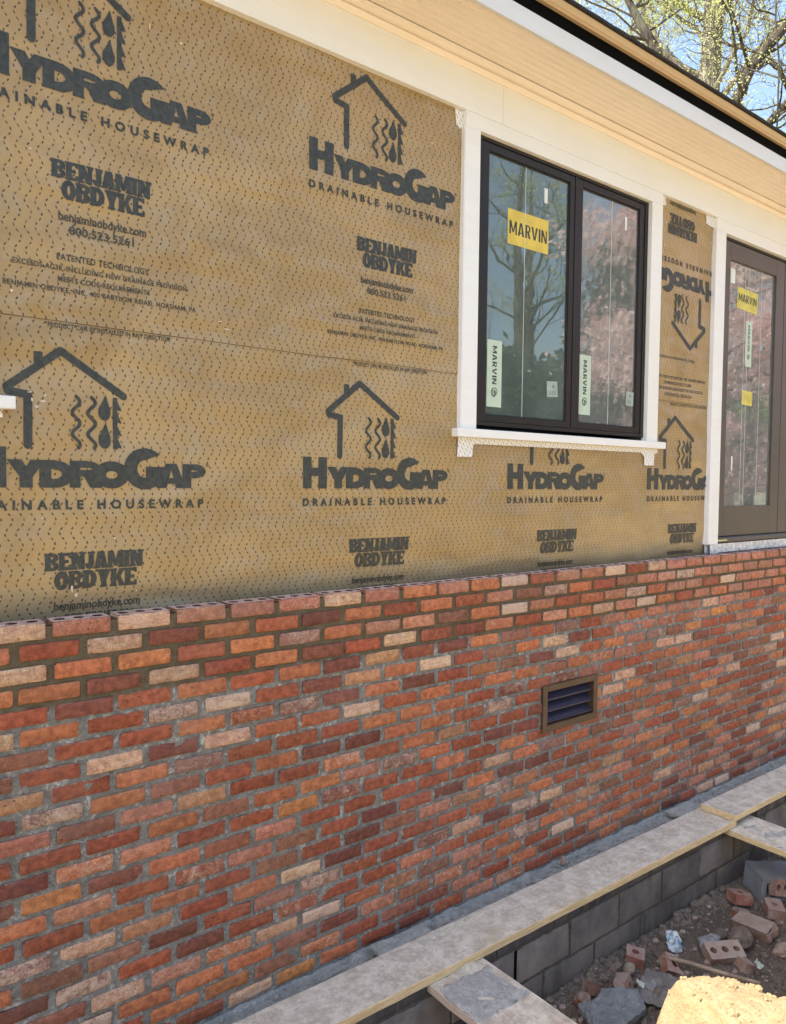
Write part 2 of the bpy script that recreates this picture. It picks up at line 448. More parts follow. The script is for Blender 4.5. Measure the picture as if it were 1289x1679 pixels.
def glyph(c, ch, x, z, w_, h, st, serif=0.0):
    """one heavy capital drawn into the canvas; st = stem, serif = slab length"""
    X, Z = c.X, c.Z; hb = st*.82
    def slab(xc, zt, l=None):
        l = l or st*.5+serif
        if serif: c.rect(xc-l, xc+l, zt, zt+st*.42) if zt < z+h/2 else c.rect(xc-l, xc+l, zt-st*.42, zt)
    if ch in 'H':
        c.rect(x, x+st, z, z+h); c.rect(x+w_-st, x+w_, z, z+h); c.rect(x, x+w_, z+h*.40, z+h*.40+hb)
    elif ch == 'Y':
        m = x+w_/2
        c.poly([(x, z+h), (x+st*1.15, z+h), (m+st/2, z+h*.38), (m+st/2, z+h*.3), (m-st/2, z+h*.3), (m-st/2, z+h*.4)])
        c.poly([(x+w_, z+h), (x+w_-st*1.15, z+h), (m-st/2, z+h*.38), (m+st/2, z+h*.4)])
        c.rect(m-st/2, m+st/2, z, z+h*.45)
        slab(x+st*.6, z+h); slab(x+w_-st*.6, z+h); slab(m, z)
    elif ch == 'D':
        c.rect(x, x+st, z, z+h)
        c.ring(x+w_*.42, z+h/2, w_*.58, h/2, w_*.58-st, h/2-hb, X > x+w_*.42)
        c.rect(x, x+w_*.44, z, z+hb); c.rect(x, x+w_*.44, z+h-hb, z+h)
        if serif: c.rect(x-serif, x+st, z, z+st*.42); c.rect(x-serif, x+st, z+h-st*.42, z+h)
    elif ch in 'RPB':
        c.rect(x, x+st, z, z+h)
        bh = h*.58 if ch != 'B' else h*.54
        c.ring(x+w_*.5, z+h-bh/2, w_*.48, bh/2, w_*.48-st*.9, bh/2-hb*.8, X > x+w_*.5)
        c.rect(x, x+w_*.52, z+h-hb*.8, z+h); c.rect(x, x+w_*.52, z+h-bh, z+h-bh+hb*.8)
        if ch == 'R': c.poly([(x+w_*.36, z+h-bh+hb*.5), (x+w_*.36+st*1.05, z+h-bh+hb*.5), (x+w_*1.02, z), (x+w_*1.02-st*1.2, z)])
        if ch == 'B':
            c.ring(x+w_*.5, z+bh/2, w_*.5, bh/2, w_*.5-st*.9, bh/2-hb*.8, X > x+w_*.5)
            c.rect(x, x+w_*.52, z, z+hb*.8)
        if serif: c.rect(x-serif, x+st, z, z+st*.42); c.rect(x-serif, x+st, z+h-st*.42, z+h)
    elif ch == 'O':
        c.ring(x+w_/2, z+h/2, w_/2, h/2*1.03, w_/2-st, h/2-hb)
    elif ch == 'G':
        cx, cz = x+w_/2, z+h/2
        c.ring(cx, cz, w_/2, h/2*1.02, w_/2-st, h/2-hb*1.05, ~((X > cx+w_*.05) & (Z > cz-h*.02) & (Z < cz+h*.22+(X-cx)*.35)))
        c.rect(cx+w_*.02, cx+w_*.5, z+h*.30, z+h*.30+hb*.95); c.rect(cx+w_*.5-st, cx+w_*.5, z+h*.06, z+h*.45)
    elif ch == 'A':
        m = x+w_/2
        c.poly([(x, z), (m-st*.62, z+h), (m+st*.62, z+h), (x+w_, z), (x+w_-st*1.15, z), (m, z+h*.80), (x+st*1.15, z)])
        c.rect(x+w_*.22, x+w_*.78, z+h*.18, z+h*.18+hb*.75)
        slab(x+st*.5, z); slab(x+w_-st*.5, z)
    elif ch == 'E':
        c.rect(x, x+st, z, z+h)
        for zz, l in ((z, 1), (z+h/2-hb*.38, .8), (z+h-hb*.76, .97)): c.rect(x, x+w_*l, zz, zz+hb*.76)
        if serif:
            c.rect(x-serif, x+st, z, z+st*.42); c.rect(x-serif, x+st, z+h-st*.42, z+h)
            c.rect(x+w_-st*.45, x+w_, z, z+h*.3); c.rect(x+w_-st*.5, x+w_*.97, z+h*.72, z+h)
    elif ch == 'N':
        c.rect(x, x+st*.8, z, z+h); c.rect(x+w_-st*.8, x+w_, z, z+h)
        c.poly([(x, z+h), (x+st*1.05, z+h), (x+w_, z), (x+w_-st*1.05, z)])
        slab(x+st*.4, z); slab(x+w_-st*.4, z+h); slab(x+st*.3, z+h)
    elif ch == 'M':
        m = x+w_/2
        c.rect(x, x+st*.85, z, z+h); c.rect(x+w_-st*.85, x+w_, z, z+h)
        c.poly([(x, z+h), (x+st*1.05, z+h), (m+st*.3, z+h*.12), (m-st*.3, z+h*.12)])
        c.poly([(x+w_, z+h), (x+w_-st*1.05, z+h), (m-st*.3, z+h*.12), (m+st*.3, z+h*.12)])
        slab(x+st*.4, z); slab(x+w_-st*.4, z)
    elif ch == 'J':
        c.rect(x+w_-st, x+w_, z+h*.3, z+h)
        c.ring(x+w_/2, z+h*.32, w_/2, h*.32, w_/2-st, h*.32-hb, Z < z+h*.33)
        if serif: c.rect(x+w_-st-serif, x+w_+serif, z+h-st*.42, z+h)
    elif ch == 'I':
        c.rect(x+w_/2-st/2, x+w_/2+st/2, z, z+h); slab(x+w_/2, z); slab(x+w_/2, z+h)
    elif ch == 'K':
        c.rect(x, x+st, z, z+h)
        c.poly([(x+st*.8, z+h*.34), (x+w_-st*1.1, z+h), (x+w_, z+h), (x+st*.8+st*.6, z+h*.34)])
        c.poly([(x+w_*.40, z+h*.58), (x+w_*.62, z+h*.66), (x+w_*1.03, z), (x+w_*1.03-st*1.15, z)])
        slab(x+st*.5, z); slab(x+st*.5, z+h); slab(x+w_-st*.4, z+h); slab(x+w_-st*.3, z)
    elif ch == 'V':
        m = x+w_/2
        c.poly([(x, z+h), (x+st*1.1, z+h), (m+st*.1, z+h*.1), (m+st*.5, z), (m-st*.5, z)])
        c.poly([(x+w_, z+h), (x+w_-st*1.1, z+h), (m-st*.1, z+h*.1), (m-st*.5, z), (m+st*.5, z)])

def make_wordmark():
    c = Canvas(.83, .50)
    glyph(c, 'H', 0, 0, .120, .134, .043)
    for ch, x, w_, t_ in (('Y', .122, .118, .040), ('D', .222, .108, .037), ('R', .318, .108, .035), ('O', .398, .122, .040)): glyph(c, ch, x, 0, w_, .093, t_)
    glyph(c, 'G', .503, -.003, .154, .146, .048)
    glyph(c, 'A', .622, 0, .114, .091, .034); glyph(c, 'P', .722, 0, .096, .091, .036)
    c.ring(.822, .088, .006, .006, .0035, .0035)
    # the house outline
    c.line([(.187, .142), (.187, .308)], .026)
    c.line([(.187, .308), (.128, .316), (.124, .330), (.290, .462), (.502, .325)], .026)
    c.poly([(.205, .40), (.205, .452), (.233, .452), (.233, .42)])
    for xw in (.340, .392):
        pts = [(xw+.013*math.sin(i/24*2*math.pi*2.4+.6), .138+.175*i/24) for i in range(25)]
        c.line(pts, .0115)
    for zb in (.140, .238):
        c.ring(.436, zb+.028, .0215, .030, 0, 0)
        c.poly([(.416, zb+.036), (.456, zb+.036), (.440, zb+.088)])
    c.rect(.464, .481, .136, .318)
    for i in range(4): c.poly([(.478, .144+.044*i), (.496, .140+.044*i), (.478, .182+.044*i)])
    return c.quads()
def make_maker():
    c = Canvas(.345, .14, .0013)
    x = .005
    for ch, w_ in zip('BENJAMIN', (.044, .039, .045, .030, .046, .054, .022, .045)):
        glyph(c, ch, x, .0695, w_, .061, .0182, .0030); x += w_+.0012
    x = .035
    for ch, w_ in zip('OBDYKE', (.047, .046, .046, .047, .049, .042)):
        glyph(c, ch, x, .003, w_, .0635, .0185, .0030); x += w_+.0012
    return c.quads()
WM, MK = make_wordmark(), make_maker()
_tc = {}
def text_tris(s, x0, x1, base, cap, bold=0.0, space=1.0, lower=False):
    """built-in font, fitted to a box, as (verts, faces) in x, z"""
    key = (s, bold, space)
    if key not in _tc:
        cu = bpy.data.curves.new('tmp', 'FONT'); cu.body = s; cu.size = 1; cu.offset = bold; cu.space_character = space
        cu.resolution_u = 3
        o = bpy.data.objects.new('tmp', cu); COL.objects.link(o)
        dg = bpy.context.evaluated_depsgraph_get()
        me = bpy.data.meshes.new_from_object(o.evaluated_get(dg))
        vs = [(v.co.x, v.co.y) for v in me.vertices]; fs = [tuple(p.vertices) for p in me.polygons]
        bpy.data.meshes.remove(me); bpy.data.objects.remove(o); bpy.data.curves.remove(cu)
        _tc[key] = (vs, fs)
    vs, fs = _tc[key]
    a = min(v[0] for v in vs); b = max(v[0] for v in vs)
    sx = (x1-x0)/(b-a); sz = cap/.73
    return [(x0+(v[0]-a)*sx, base+v[1]*sz) for v in vs], fs

# ------------------------------------------------------------------ wrap surface shape
def wrap_y(x, z):
    y = .006*fnoise(x, 0, z, 1.7)+.004*fnoise(x+7, 3, z, 3.6)+.0012*fnoise(x+z*.8, 11, z*2.2, 4.5)
    if z < -.30: y += .02*min(1, (-.30-z)/.17)**1.5
    return y
WIN = (2.69, 4.148, .279, 1.698)          # rough opening seen inside the casing
DOOR = (5.02, 6.88, -.408, 1.690)
HX0, HX1, HD = -3.2, 8.4, 7.5             # house extents
LWX = -3.73                                # the left window stands this far along
def in_open(x0, x1, z0, z1):
    for (a, b, c, d) in (WIN, (WIN[0]+LWX, WIN[1]+LWX, WIN[2], WIN[3]), DOOR):
        if x0 > a-.03 and x1 < b+.03 and z0 > c-.03 and z1 < d+.03: return True
    return False

house = empty('house', (0, 0, 0))
tag(house, 'single storey house being clad, brown printed wrap above red brick under a cream soffit', 'house')

def wrap_sheet(name, z0, z1, off, ragged=False, label=None):
    mb = MB(); dx = .035; xs = list(np.arange(HX0, HX1+.001, dx)); nz = int((z1-z0)/.035)+1
    zs = [z0+(z1-z0)*i/nz for i in range(nz+1)]
    for x in xs:
        for j, z in enumerate(zs):
            zz = z
            if ragged and j == 0: zz = z+.004*fnoise(x, 9, 0, 2.3)+.0015*fnoise(x, 1, 0, 12)
            mb.v.append((x, wrap_y(x, z)-off, zz))
    n = len(zs)
    for i in range(len(xs)-1):
        for j in range(n-1):
            if in_open(xs[i], xs[i+1], zs[j], zs[j+1]): continue
            mb.f.append((i*n+j, (i+1)*n+j, (i+1)*n+j+1, i*n+j+1)); mb.m.append(0); mb.sm.append(True)
    o = mb.build(name, WRAP, house)
    if label: o['label'] = label
    return o
wl = wrap_sheet('housewrap', -.60, .56, 0, label='lower course of brown printed housewrap')
wu = wrap_sheet('housewrap', .5225, 1.80, .0040, True, 'upper course of brown printed housewrap lapped over the lower')

def ink(name, items, x0, zb, parent, off, flip=False, clip=None):
    if name == 'printed_small_lettering' and len(items) > 1:
        for it in items: ink(name, [it], x0, zb, parent, off, flip, clip)
        return
    return ink1(name, items, x0, zb, parent, off, flip, clip)
def ink1(name, items, x0, zb, parent, off, flip=False, clip=None):
    """items: list of ('q', quads, dx, dz) or ('t', (vs, fs))"""
    mb = MB()
    def T(x, z):
        return (x0-x, zb-z) if flip else (x0+x, zb+z)
    def ok(x, z):
        if not clip: return True
        return clip(x, z)
    for it in items:
        if it[0] == 'q':
            for (a, b, c, d) in it[1]:
                n = max(1, int((b-a)/.02))
                for k in range(n):
                    p, q = a+(b-a)*k/n, a+(b-a)*(k+1)/n
                    cs = [T(p+it[2], c+it[3]), T(q+it[2], c+it[3]), T(q+it[2], d+it[3]), T(p+it[2], d+it[3])]
                    if not all(ok(*u) for u in cs): continue
                    mb.add([(u[0], wrap_y(*u)-off, u[1]) for u in cs], [(0, 1, 2, 3)])
        else:
            vs, fs = it[1]
            P3 = [T(*v) for v in vs]
            fs = [f for f in fs if all(ok(*P3[i]) for i in f)]
            mb.add([(u[0], wrap_y(*u)-off-.0003, u[1]) for u in P3], fs)
    if mb.f: return mb.build(name, INK2 if name == 'printed_small_lettering' else INK, parent)
T_DR = text_tris('DRAINABLE HOUSEWRAP', 0, .808, -.0715, .031, .040, 1.75)
def small(full=True):
    it = [('t', text_tris('benjaminobdyke.com', .268, .566, -.420, .031, .020)), ('t', text_tris('800.523.5261', .302, .522, -.462, .028, .020))]
    if full:
        it += [('t', text_tris('PATENTED TECHNOLOGY', .262, .577, -.552, .0215, .016, 1.1)),
               ('t', text_tris('EXCEEDS AC38, INCLUDING NEW DRAINAGE PROVISION', .125, .718, -.588, .0185, .016, 1.1)),
               ('t', text_tris('MEETS CODE REQUIREMENTS', .265, .58, -.624, .0185, .016, 1.1)),
               ('t', text_tris('BENJAMIN OBDYKE, INC. 400 BABYLON ROAD, HORSHAM, PA', .096, .755, -.660, .0185, .016, 1.1))]
    return it
T_PR = text_tris('"PRODUCT CAN BE INSTALLED IN ANY DIRECTION"', .229, .667, -.783, .0175, .018, 1.1)
def pclip(lo=-9, hi=9, zlo=-9, zhi=9):
    def f(x, z):
        if not (lo < x < hi and zlo < z < zhi): return False
        if WIN[0]-.02 < x < WIN[1]+.02 and WIN[2]-.03 < z < WIN[3]+.02: return False
        return True
    return f
OFF_L, OFF_U = .0024, .0064
# lower course
for x0, bx in ((.460, .232), (1.711, .239), (2.951, .238), (4.209, .243)):
    cl = pclip(hi=4.99, zhi=.50)
    ink('printed_wordmark', [('q', WM, 0, 0), ('t', T_DR)], x0, -.038, wl, OFF_L, clip=cl)
    ink('printed_maker_name', [('q', MK, bx, -.352)], x0, -.038, wl, OFF_L, clip=cl)
    ink('printed_small_lettering', small(False), x0, -.038, wl, OFF_L, clip=cl)
# the line printed under the lap
for x0 in (.474, 1.730, 4.21):
    ink('printed_small_lettering', [('t', T_PR)], x0, 1.283, wl, OFF_L, clip=pclip(lo=0, hi=4.99, zhi=.5175) if x0 < 4 else pclip(lo=4.27, hi=4.99, zhi=.5175))
# upper course
for x0 in (.478, 1.730):
    cl = pclip(zlo=.527, hi=2.66, zhi=1.775)
    ink('printed_wordmark', [('q', WM, 0, 0), ('t', T_DR)], x0, 1.280, wu, OFF_U, clip=cl)
    ink('printed_maker_name', [('q', MK, .243, -.352)], x0, 1.280, wu, OFF_U, clip=cl)
    ink('printed_small_lettering', small(True), x0, 1.280, wu, OFF_U, clip=cl)
# the strip between window and door hangs upside down
cl = pclip(lo=4.255, hi=4.93, zlo=.535, zhi=1.775)
ink('printed_wordmark', [('q', WM, 0, 0), ('t', T_DR)], 4.94, 1.342, wu, OFF_U, True, cl)
ink('printed_maker_name', [('q', MK, .243, -.352)], 4.94, 1.342, wu, OFF_U, True, cl)
ink('printed_small_lettering', small(True)+[('t', T_PR)], 4.94, 1.342-1.318, wu, OFF_U, True, cl)
ink('printed_small_lettering', small(True), 4.94, 1.342, wu, OFF_U, True, cl)

SCUFF = mat_simple('torn film fibre', (.66, .56, .44), .7, .15, 30)
rgs = random.Random(77)
def scuff(x, z, w_, h_, par, off):
    m = MB(); n = 9
    a0 = rgs.uniform(0, 6.28)
    pts = []
    for k in range(n):
        a = a0+2*math.pi*k/n; q = rgs.uniform(.45, 1.0); X, Z = x+w_*q*math.cos(a), z+h_*q*math.sin(a)
        pts.append((X, wrap_y(X, Z)-off-.0012, Z))
    m.add(pts, [tuple(range(n))]); m.build('scuff', SCUFF, par)
for (x, z, w_, h_) in ((.635, 1.655, .005, .022), (.655, 1.690, .004, .012), (1.058, 1.602, .004, .018), (1.175, 1.585, .007, .006), (1.33, 1.49, .002, .006), (.905, 1.668, .003, .01),
                       (2.39, 1.565, .012, .004), (2.47, 1.49, .008, .003), (4.33, 1.62, .006, .014), (4.32, 1.48, .008, .014), (4.86, 1.60, .006, .012), (1.33, .60, .012, .003), (1.36, .575, .018, .003), (.60, .60, .006, .005), (.66, 1.07, .006, .002)):
    scuff(x, z, w_, h_, wu, OFF_U)
for (x, z, w_, h_) in ((.700, .272, .004, .007), (.694, .252, .011, .006), (.674, .232, .010, .005), (.652, .278, .009, .003), (.66, .255, .004, .008), (.785, -.385, .005, .018), (.80, -.41, .008, .010), (.815, -.36, .003, .006), (1.01, -.41, .004, .004), (.69, -.14, .005, .003), (.93, -.215, .004, .004), (2.33, -.21, .003, .005)):
    scuff(x, z, w_, h_, wl, OFF_L)

LAPM = mat_simple('lap dirt and shadow line', (.07, .05, .03), .7, .3, 30)  # dark strip: dirt plus the lap's thin shadow line, put in as colour
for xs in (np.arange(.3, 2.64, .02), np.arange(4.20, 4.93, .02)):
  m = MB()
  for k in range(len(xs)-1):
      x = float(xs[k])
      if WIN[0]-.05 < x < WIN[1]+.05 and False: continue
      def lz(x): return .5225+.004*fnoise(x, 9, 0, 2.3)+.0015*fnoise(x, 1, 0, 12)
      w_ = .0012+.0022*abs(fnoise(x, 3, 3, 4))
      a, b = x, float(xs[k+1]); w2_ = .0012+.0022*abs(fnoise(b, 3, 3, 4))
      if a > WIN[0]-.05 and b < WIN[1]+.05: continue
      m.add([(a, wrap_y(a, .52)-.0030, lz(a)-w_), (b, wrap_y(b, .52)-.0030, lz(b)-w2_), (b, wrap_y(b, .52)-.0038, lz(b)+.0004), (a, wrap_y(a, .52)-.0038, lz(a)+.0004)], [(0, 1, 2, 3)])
  m.build('lap_dark_line', LAPM, wu)
# ------------------------------------------------------------------ brickwork
PAL = {'C': ((.60, .375, .245), .46), 'P': ((.47, .205, .135), .36), 'O': ((.475, .168, .078), .14), 'R': ((.345, .098, .050), .16),
       'D': ((.215, .072, .050), .20), 'B': ((.285, .122, .076), .30), 'W': ((.27, .15, .125), .52), 'T': ((.46, .25, .135), .34),
       'Y': ((.53, .215, .080), .24)}
ROWS = {0: 'CPCPPPCPOPOWRPPCRCPPPPPPPP', 1: 'ORCDORDORORPBWORBPPWPPPPPP', 2: 'COOROWOPPBOWPROPWOPPRCPPP', 3: 'OODCRODRCRDORPOCPWORPOPPP',
        4: 'RDRORODTRDOBRWRPOPPPCPP', 5: 'CORWWRDTOCRBOCDRPPROP', 6: 'BRRORWDODROBDCROPWB'}  # upper courses run pale pink rightwards, glare put into the brick colours
TOPZ = -.475; CH = .0693; BH = .0548; PITCH_ = .2125; BL = .1915; BY = -.100
OPV = (3.163, 3.592, -1.308, -1.098)       # hole for the vent
def clip_open(x0, x1, z0, z1):
    """brick rectangles left once the vent hole is cut"""
    a, b, c, d = OPV
    if x1 <= a or x0 >= b or z1 <= c or z0 >= d: return [(x0, x1, z0, z1)]
    if z1 > d and z0 < d and z1-d > .015: return [(x0, x1, d, z1)]
    if z0 < c and z1 > c and c-z0 > .015: return [(x0, x1, z0, c)]
    out = []
    if x0 < a-.02: out.append((x0, a, z0, z1))
    if x1 > b+.02: out.append((b, x1, z0, z1))
    return out
mb = MB(); cols = []; edges = []
def put_brick(x0, x1, z0, z1, y, col, lime, rg, top=False):
    L, H = x1-x0, z1-z0
    us = [0, .018/L*.5, .5*.05/L+.1] + [.3, .5, .7] + [1-.5*.05/L-.1, 1-.018/L*.5, 1]
    us = [0, .006/L, .10, .3, .5, .7, .90, 1-.006/L, 1]; vs_ = [0, .09, .35, .65, .91, 1]
    nu, nv = len(us), len(vs_); s = rg.random()*100
    tilt = rg.uniform(-.0035, .0035); tw = rg.uniform(-.003, .003); b = len(mb.v)
    chip = [rg.random() < .30 for _ in range(4)]; skew = rg.uniform(-.007, .007)
    grid = []
    for i, u in enumerate(us):
        for j, v in enumerate(vs_):
            ei = i in (0, nu-1); ej = j in (0, nv-1)
            x = x0+u*L; z = z0+v*H
            n1 = noise.noise(Vector((x*22, s, z*30))); n2 = noise.noise(Vector((x*60, s+5, z*60)))
            yy = y+tilt*(u-.5)*2+tw*(v-.5)*2+.0024*n1+.0013*n2
            if ej: z += (-1 if j else 1)*(.0008+.0032*abs(n1)+.0016*n2)
            if ei: x += (-1 if i else 1)*(.0010+.0042*abs(n1))
            if ei and ej:
                k = (i > 0)*2+(j > 0); r_ = .0040+(.006+.010*rg.random() if chip[k] else 0)
                x += (-1 if i else 1)*r_; z += (-1 if j else 1)*r_*.7; yy += .002
            if ei or ej: yy += .0032
            if not top: z += skew*(u-.5)*L*1.5
            grid.append((x, yy, z)); cols.append((*col, lime)); edges.append(1.0 if (ei or ej) else (.5 if (j in (1, nv-2) or i in (1, nu-2)) else 0.0))
    fs = [(i*nv+j, (i+1)*nv+j, (i+1)*nv+j+1, i*nv+j+1) for i in range(nu-1) for j in range(nv-1)]
    mb.add(grid, fs, 0, True)
    bd = [i*nv for i in range(nu)]+[(nu-1)*nv+j for j in range(1, nv)]+[i*nv+nv-1 for i in range(nu-2, -1, -1)]+[j for j in range(nv-2, 0, -1)]
    back = [(grid[k][0], y+(.091 if top else .03), grid[k][2]) for k in bd]
    bb = len(mb.v); n = len(bd)
    sk = [mb.v[b+k] for k in bd]
    top_edge = set(range(nu-1+nv-1, nu-1+nv-1+nu-1)) if top else set()
    mb.add(sk+back, [(k, n+k, n+(k+1) % n, (k+1) % n) for k in range(n) if k not in top_edge], 0, False)
    for _ in range(2*n): cols.append((*col, lime*.8)); edges.append(.6)
    if top:
        # bed face with three cores
        zt = z1-.0012; m = 3; ya, yb = y+.0032, y+.091; NR = 16
        xs_ = [x0+.001+(L-.002)*k/m for k in range(m+1)]
        for k in range(m):
            a, c = xs_[k], xs_[k+1]; cx, cyy = (a+c)/2, (ya+yb)/2; r_ = .0185
            ring, outer = [], []
            for q in range(NR):
                th = 2*math.pi*(q+.5)/NR; dx, dy = math.cos(th), math.sin(th)
                sc2 = min(((c-a)/2)/max(abs(dx), 1e-6), ((yb-ya)/2)/max(abs(dy), 1e-6))
                outer.append((cx+dx*sc2, cyy+dy*sc2, zt)); ring.append((cx+dx*r_, cyy+dy*r_, zt))
            # snap the nearest outer points to the corners
            for qx, qy in ((a, ya), (a, yb), (c, ya), (c, yb)):
                kk = min(range(NR), key=lambda i_: (outer[i_][0]-qx)**2+(outer[i_][1]-qy)**2); outer[kk] = (qx, qy, zt)
            low = ring+[(p[0], p[1], zt-.05) for p in ring]
            mb.add(outer+ring+low, [(q, (q+1) % NR, NR+(q+1) % NR, NR+q) for q in range(NR)]+[(2*NR+q, 2*NR+(q+1) % NR, 3*NR+(q+1) % NR, 3*NR+q) for q in range(NR)]+[tuple(3*NR+q for q in range(NR))], 0, False)
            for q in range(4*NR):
                cc = (.66, .50, .46) if q < 2*NR else (.055, .03, .028)  # core walls coloured dark to stand for the shade inside
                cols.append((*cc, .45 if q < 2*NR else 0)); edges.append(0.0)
rg = random.Random(11)
XL, XR = HX0, HX1
for row in range(23):
    z1 = TOPZ-row*CH; z0 = z1-BH
    drift = 0 if row < 5 else rg.uniform(-.012, .012)
    base = .6976-(PITCH_/2 if row % 2 else 0)+drift
    k0 = int((XL-base)/PITCH_)-1; k1 = int((XR-base)/PITCH_)+1
    for k in range(k0, k1):
        j = rg.uniform(-.0025, .0025)
        x0 = base+k*PITCH_+j; x1 = x0+BL+rg.uniform(-.003, .004)
        x0 = max(x0, XL); x1 = min(x1, XR)
        if x1-x0 < .03: continue
        if row in ROWS and 0 <= k+1 < len(ROWS[row]): key = ROWS[row][k+1]
        else: key = rg.choices('COPRDBWTY', (2.8, 29, 9, 33, 10, 10, 5, 5, 3))[0]
        c, lime = PAL[key]
        br = rg.uniform(.84, 1.18)*(1.0 if row < 7 else .92)
        col = tuple(min(.8, v*br*rg.uniform(.94, 1.06)) for v in c)
        lime += rg.uniform(-.08, .10)+(.03 if row < 4 else 0)
        if rg.random() < .07 and key in 'RDO': lime = .48
        dz = rg.uniform(-.0015, .0015); dy = rg.uniform(-.0022, .0022)
        for (a, b, cc, d) in clip_open(x0, x1, z0+dz, z1+(dz if row else 0)):
            put_brick(a, b, cc, d, BY+dy, col, lime, rg, row == 0)
mb.attr = {'Col': ('FLOAT_COLOR', cols), 'Edge': ('FLOAT', edges)}
bricks = mb.build('brick_veneer', BRICK, house); bricks['label'] = 'wall of used red and orange bricks below the wrap'
# mortar between the bricks
mb = MB(); dx = .012; 
xs = np.arange(XL+.002, XR, .016); zb_ = -2.075; zs = np.arange(zb_, TOPZ-.006, .0105)
n = len(zs)
for x in xs:
    for z in zs:
        fresh = z > -.75+.02*noise.noise(Vector((x*5, 1, 0)))
        a = noise.noise(Vector((x*13, 0, z*13))); b = noise.noise(Vector((x*55, 4, z*55)))
        y = BY+(.0090 if fresh else .0068)+.002*b+(.0010*a if fresh else .0045*a-.004*max(0, noise.noise(Vector((x*24, 9, z*24)))))
        mb.v.append((float(x), y, float(z)))
for i in range(len(xs)-1):
    for j in range(n-1):
        if xs[i] > OPV[0]-.012 and xs[i+1] < OPV[1]+.012 and zs[j] > OPV[2]-.010 and zs[j+1] < OPV[3]+.010: continue
        mb.f.append((i*n+j, (i+1)*n+j, (i+1)*n+j+1, i*n+j+1)); mb.m.append(0); mb.sm.append(True)
# top of the bed joints, running back between the bricks
mb.add([(XL, BY+.009, TOPZ-.012), (XR, BY+.009, TOPZ-.012), (XR, -.012, TOPZ-.014), (XL, -.012, TOPZ-.014)], [(0, 1, 2, 3)])
mb.build('mortar_joints', JOINT, bricks)

# vent
vent = empty('foundation_vent', ((OPV[0]+OPV[1])/2, BY, -1.33), house)
def rel(o, p):
    """parent o to p keeping the coordinates its mesh was built with"""
    o.parent = p; q = p; off = Vector((0, 0, 0))
    while q: off += q.location; q = q.parent
    o.location = -off
vx0, vx1, vz0, vz1 = 3.139, 3.606, -1.330, -1.079
mbv = MB(); yf, yb = BY-.011, BY+.02; t_ = .036
for a in ((vx0, vx0+t_, vz0, vz1), (vx1-t_, vx1, vz0, vz1), (vx0+t_, vx1-t_, vz1-t_+.002, vz1), (vx0+t_, vx1-t_, vz0, vz0+t_)):
    mbv.box(a[0], a[1], yf, yb, a[2], a[3])
mbv.box(vx0+t_-.004, vx0+t_, yb, BY+.085, vz0+t_, vz1-t_); mbv.box(vx1-t_, vx1-t_+.004, yb, BY+.085, vz0+t_, vz1-t_)
rel(mbv.build('frame', VENTF, bevel=.0025), vent)
for k in range(3):
    zc = vz0+t_+.006+k*.060
    m2 = MB(); y0, y1 = BY+.004, BY+.060
    extrude(m2, [(y0, zc), (y0-.002, zc+.010), (y0+.004, zc+.012), (y1, zc+.052), (y1+.002, zc+.049), (y0+.004, zc+.007)], vx0+t_, vx1-t_)
    rel(m2.build('louvre', LOUV), vent)
m2 = MB(); m2.box(vx0+.03, vx1-.03, BY+.0855, BY+.088, vz0+.03, vz1-.03)
rel(m2.build('back_panel', BLACKM), vent)

# ------------------------------------------------------------------ eave: frieze, moulding, soffit, fascia, roof edge
def yy(yp): return yp-2.75
for a, b in ((HX0, 2.8405), (2.842, HX1)):
    m = MB(); m.box(a, b, -.0325, .02, 1.771, 2.02); o = m.build('frieze_board', TRIM, house, bevel=.0015)
prof = [(-.0325, 1.957), (-.042, 1.957), (-.046, 1.961), (-.052, 1.965), (-.0565, 1.972), (-.0565, 1.9760), (-.050, 1.9762), (-.050, 1.983), (-.060, 1.983), (-.074, 1.985), (-.086, 1.990), (-.097, 1.9905), (-.101, 1.9935), (-.095, 1.9940), (-.095, 2.010), (-.0325, 2.010)]
for a, b in ((HX0, 4.599), (4.6005, HX1)):
    m = MB(); extrude(m, prof, a, b); m.build('bed_moulding', SOFFIT, house)
# beaded soffit
pr = []; y = -.100; k = 0
while y > -.345:
    pr += [(y, 2.000), (y-.024, 2.000), (y-.0255, 2.0032), (y-.0275, 2.0034), (y-.0290, 1.9990), (y-.0330, 1.9990), (y-.0345, 2.0034), (y-.0365, 2.0032)]
    y -= .038
pr.append((y, 2.0))
m = MB(); extrude(m, pr, HX0, HX1, closed=False, n=1)
extrude(m, [(-.09, 2.012), (y, 2.012)], HX0, HX1, closed=False)
o = m.build('soffit', SOFFIT, house)
m = MB(); m.box(HX0, HX1, -.3880, -.370, 1.9962, 2.081); m.build('fascia_board', FASCIA, house, bevel=.001)
m = MB(); m.box(HX0, HX1, -.3800, -.366, 2.0815, 2.175); m.build('gutter_backing', BLACKM, house)
def dpf(): return [(-.379, 2.146), (-.4035, 2.1415), (-.4125, 2.1475), (-.4165, 2.1485), (-.4300, 2.1675), (-.4300, 2.172), (-.379, 2.172)]
for a, b in ((HX0, 3.545), (3.5475, HX1)):
    m = MB(); extrude(m, dpf(), a, b); m.build('drip_edge', DRIP, house)
RS = math.tan(R(26))
m = MB(); N_ = 240
ridge_y = HD/2
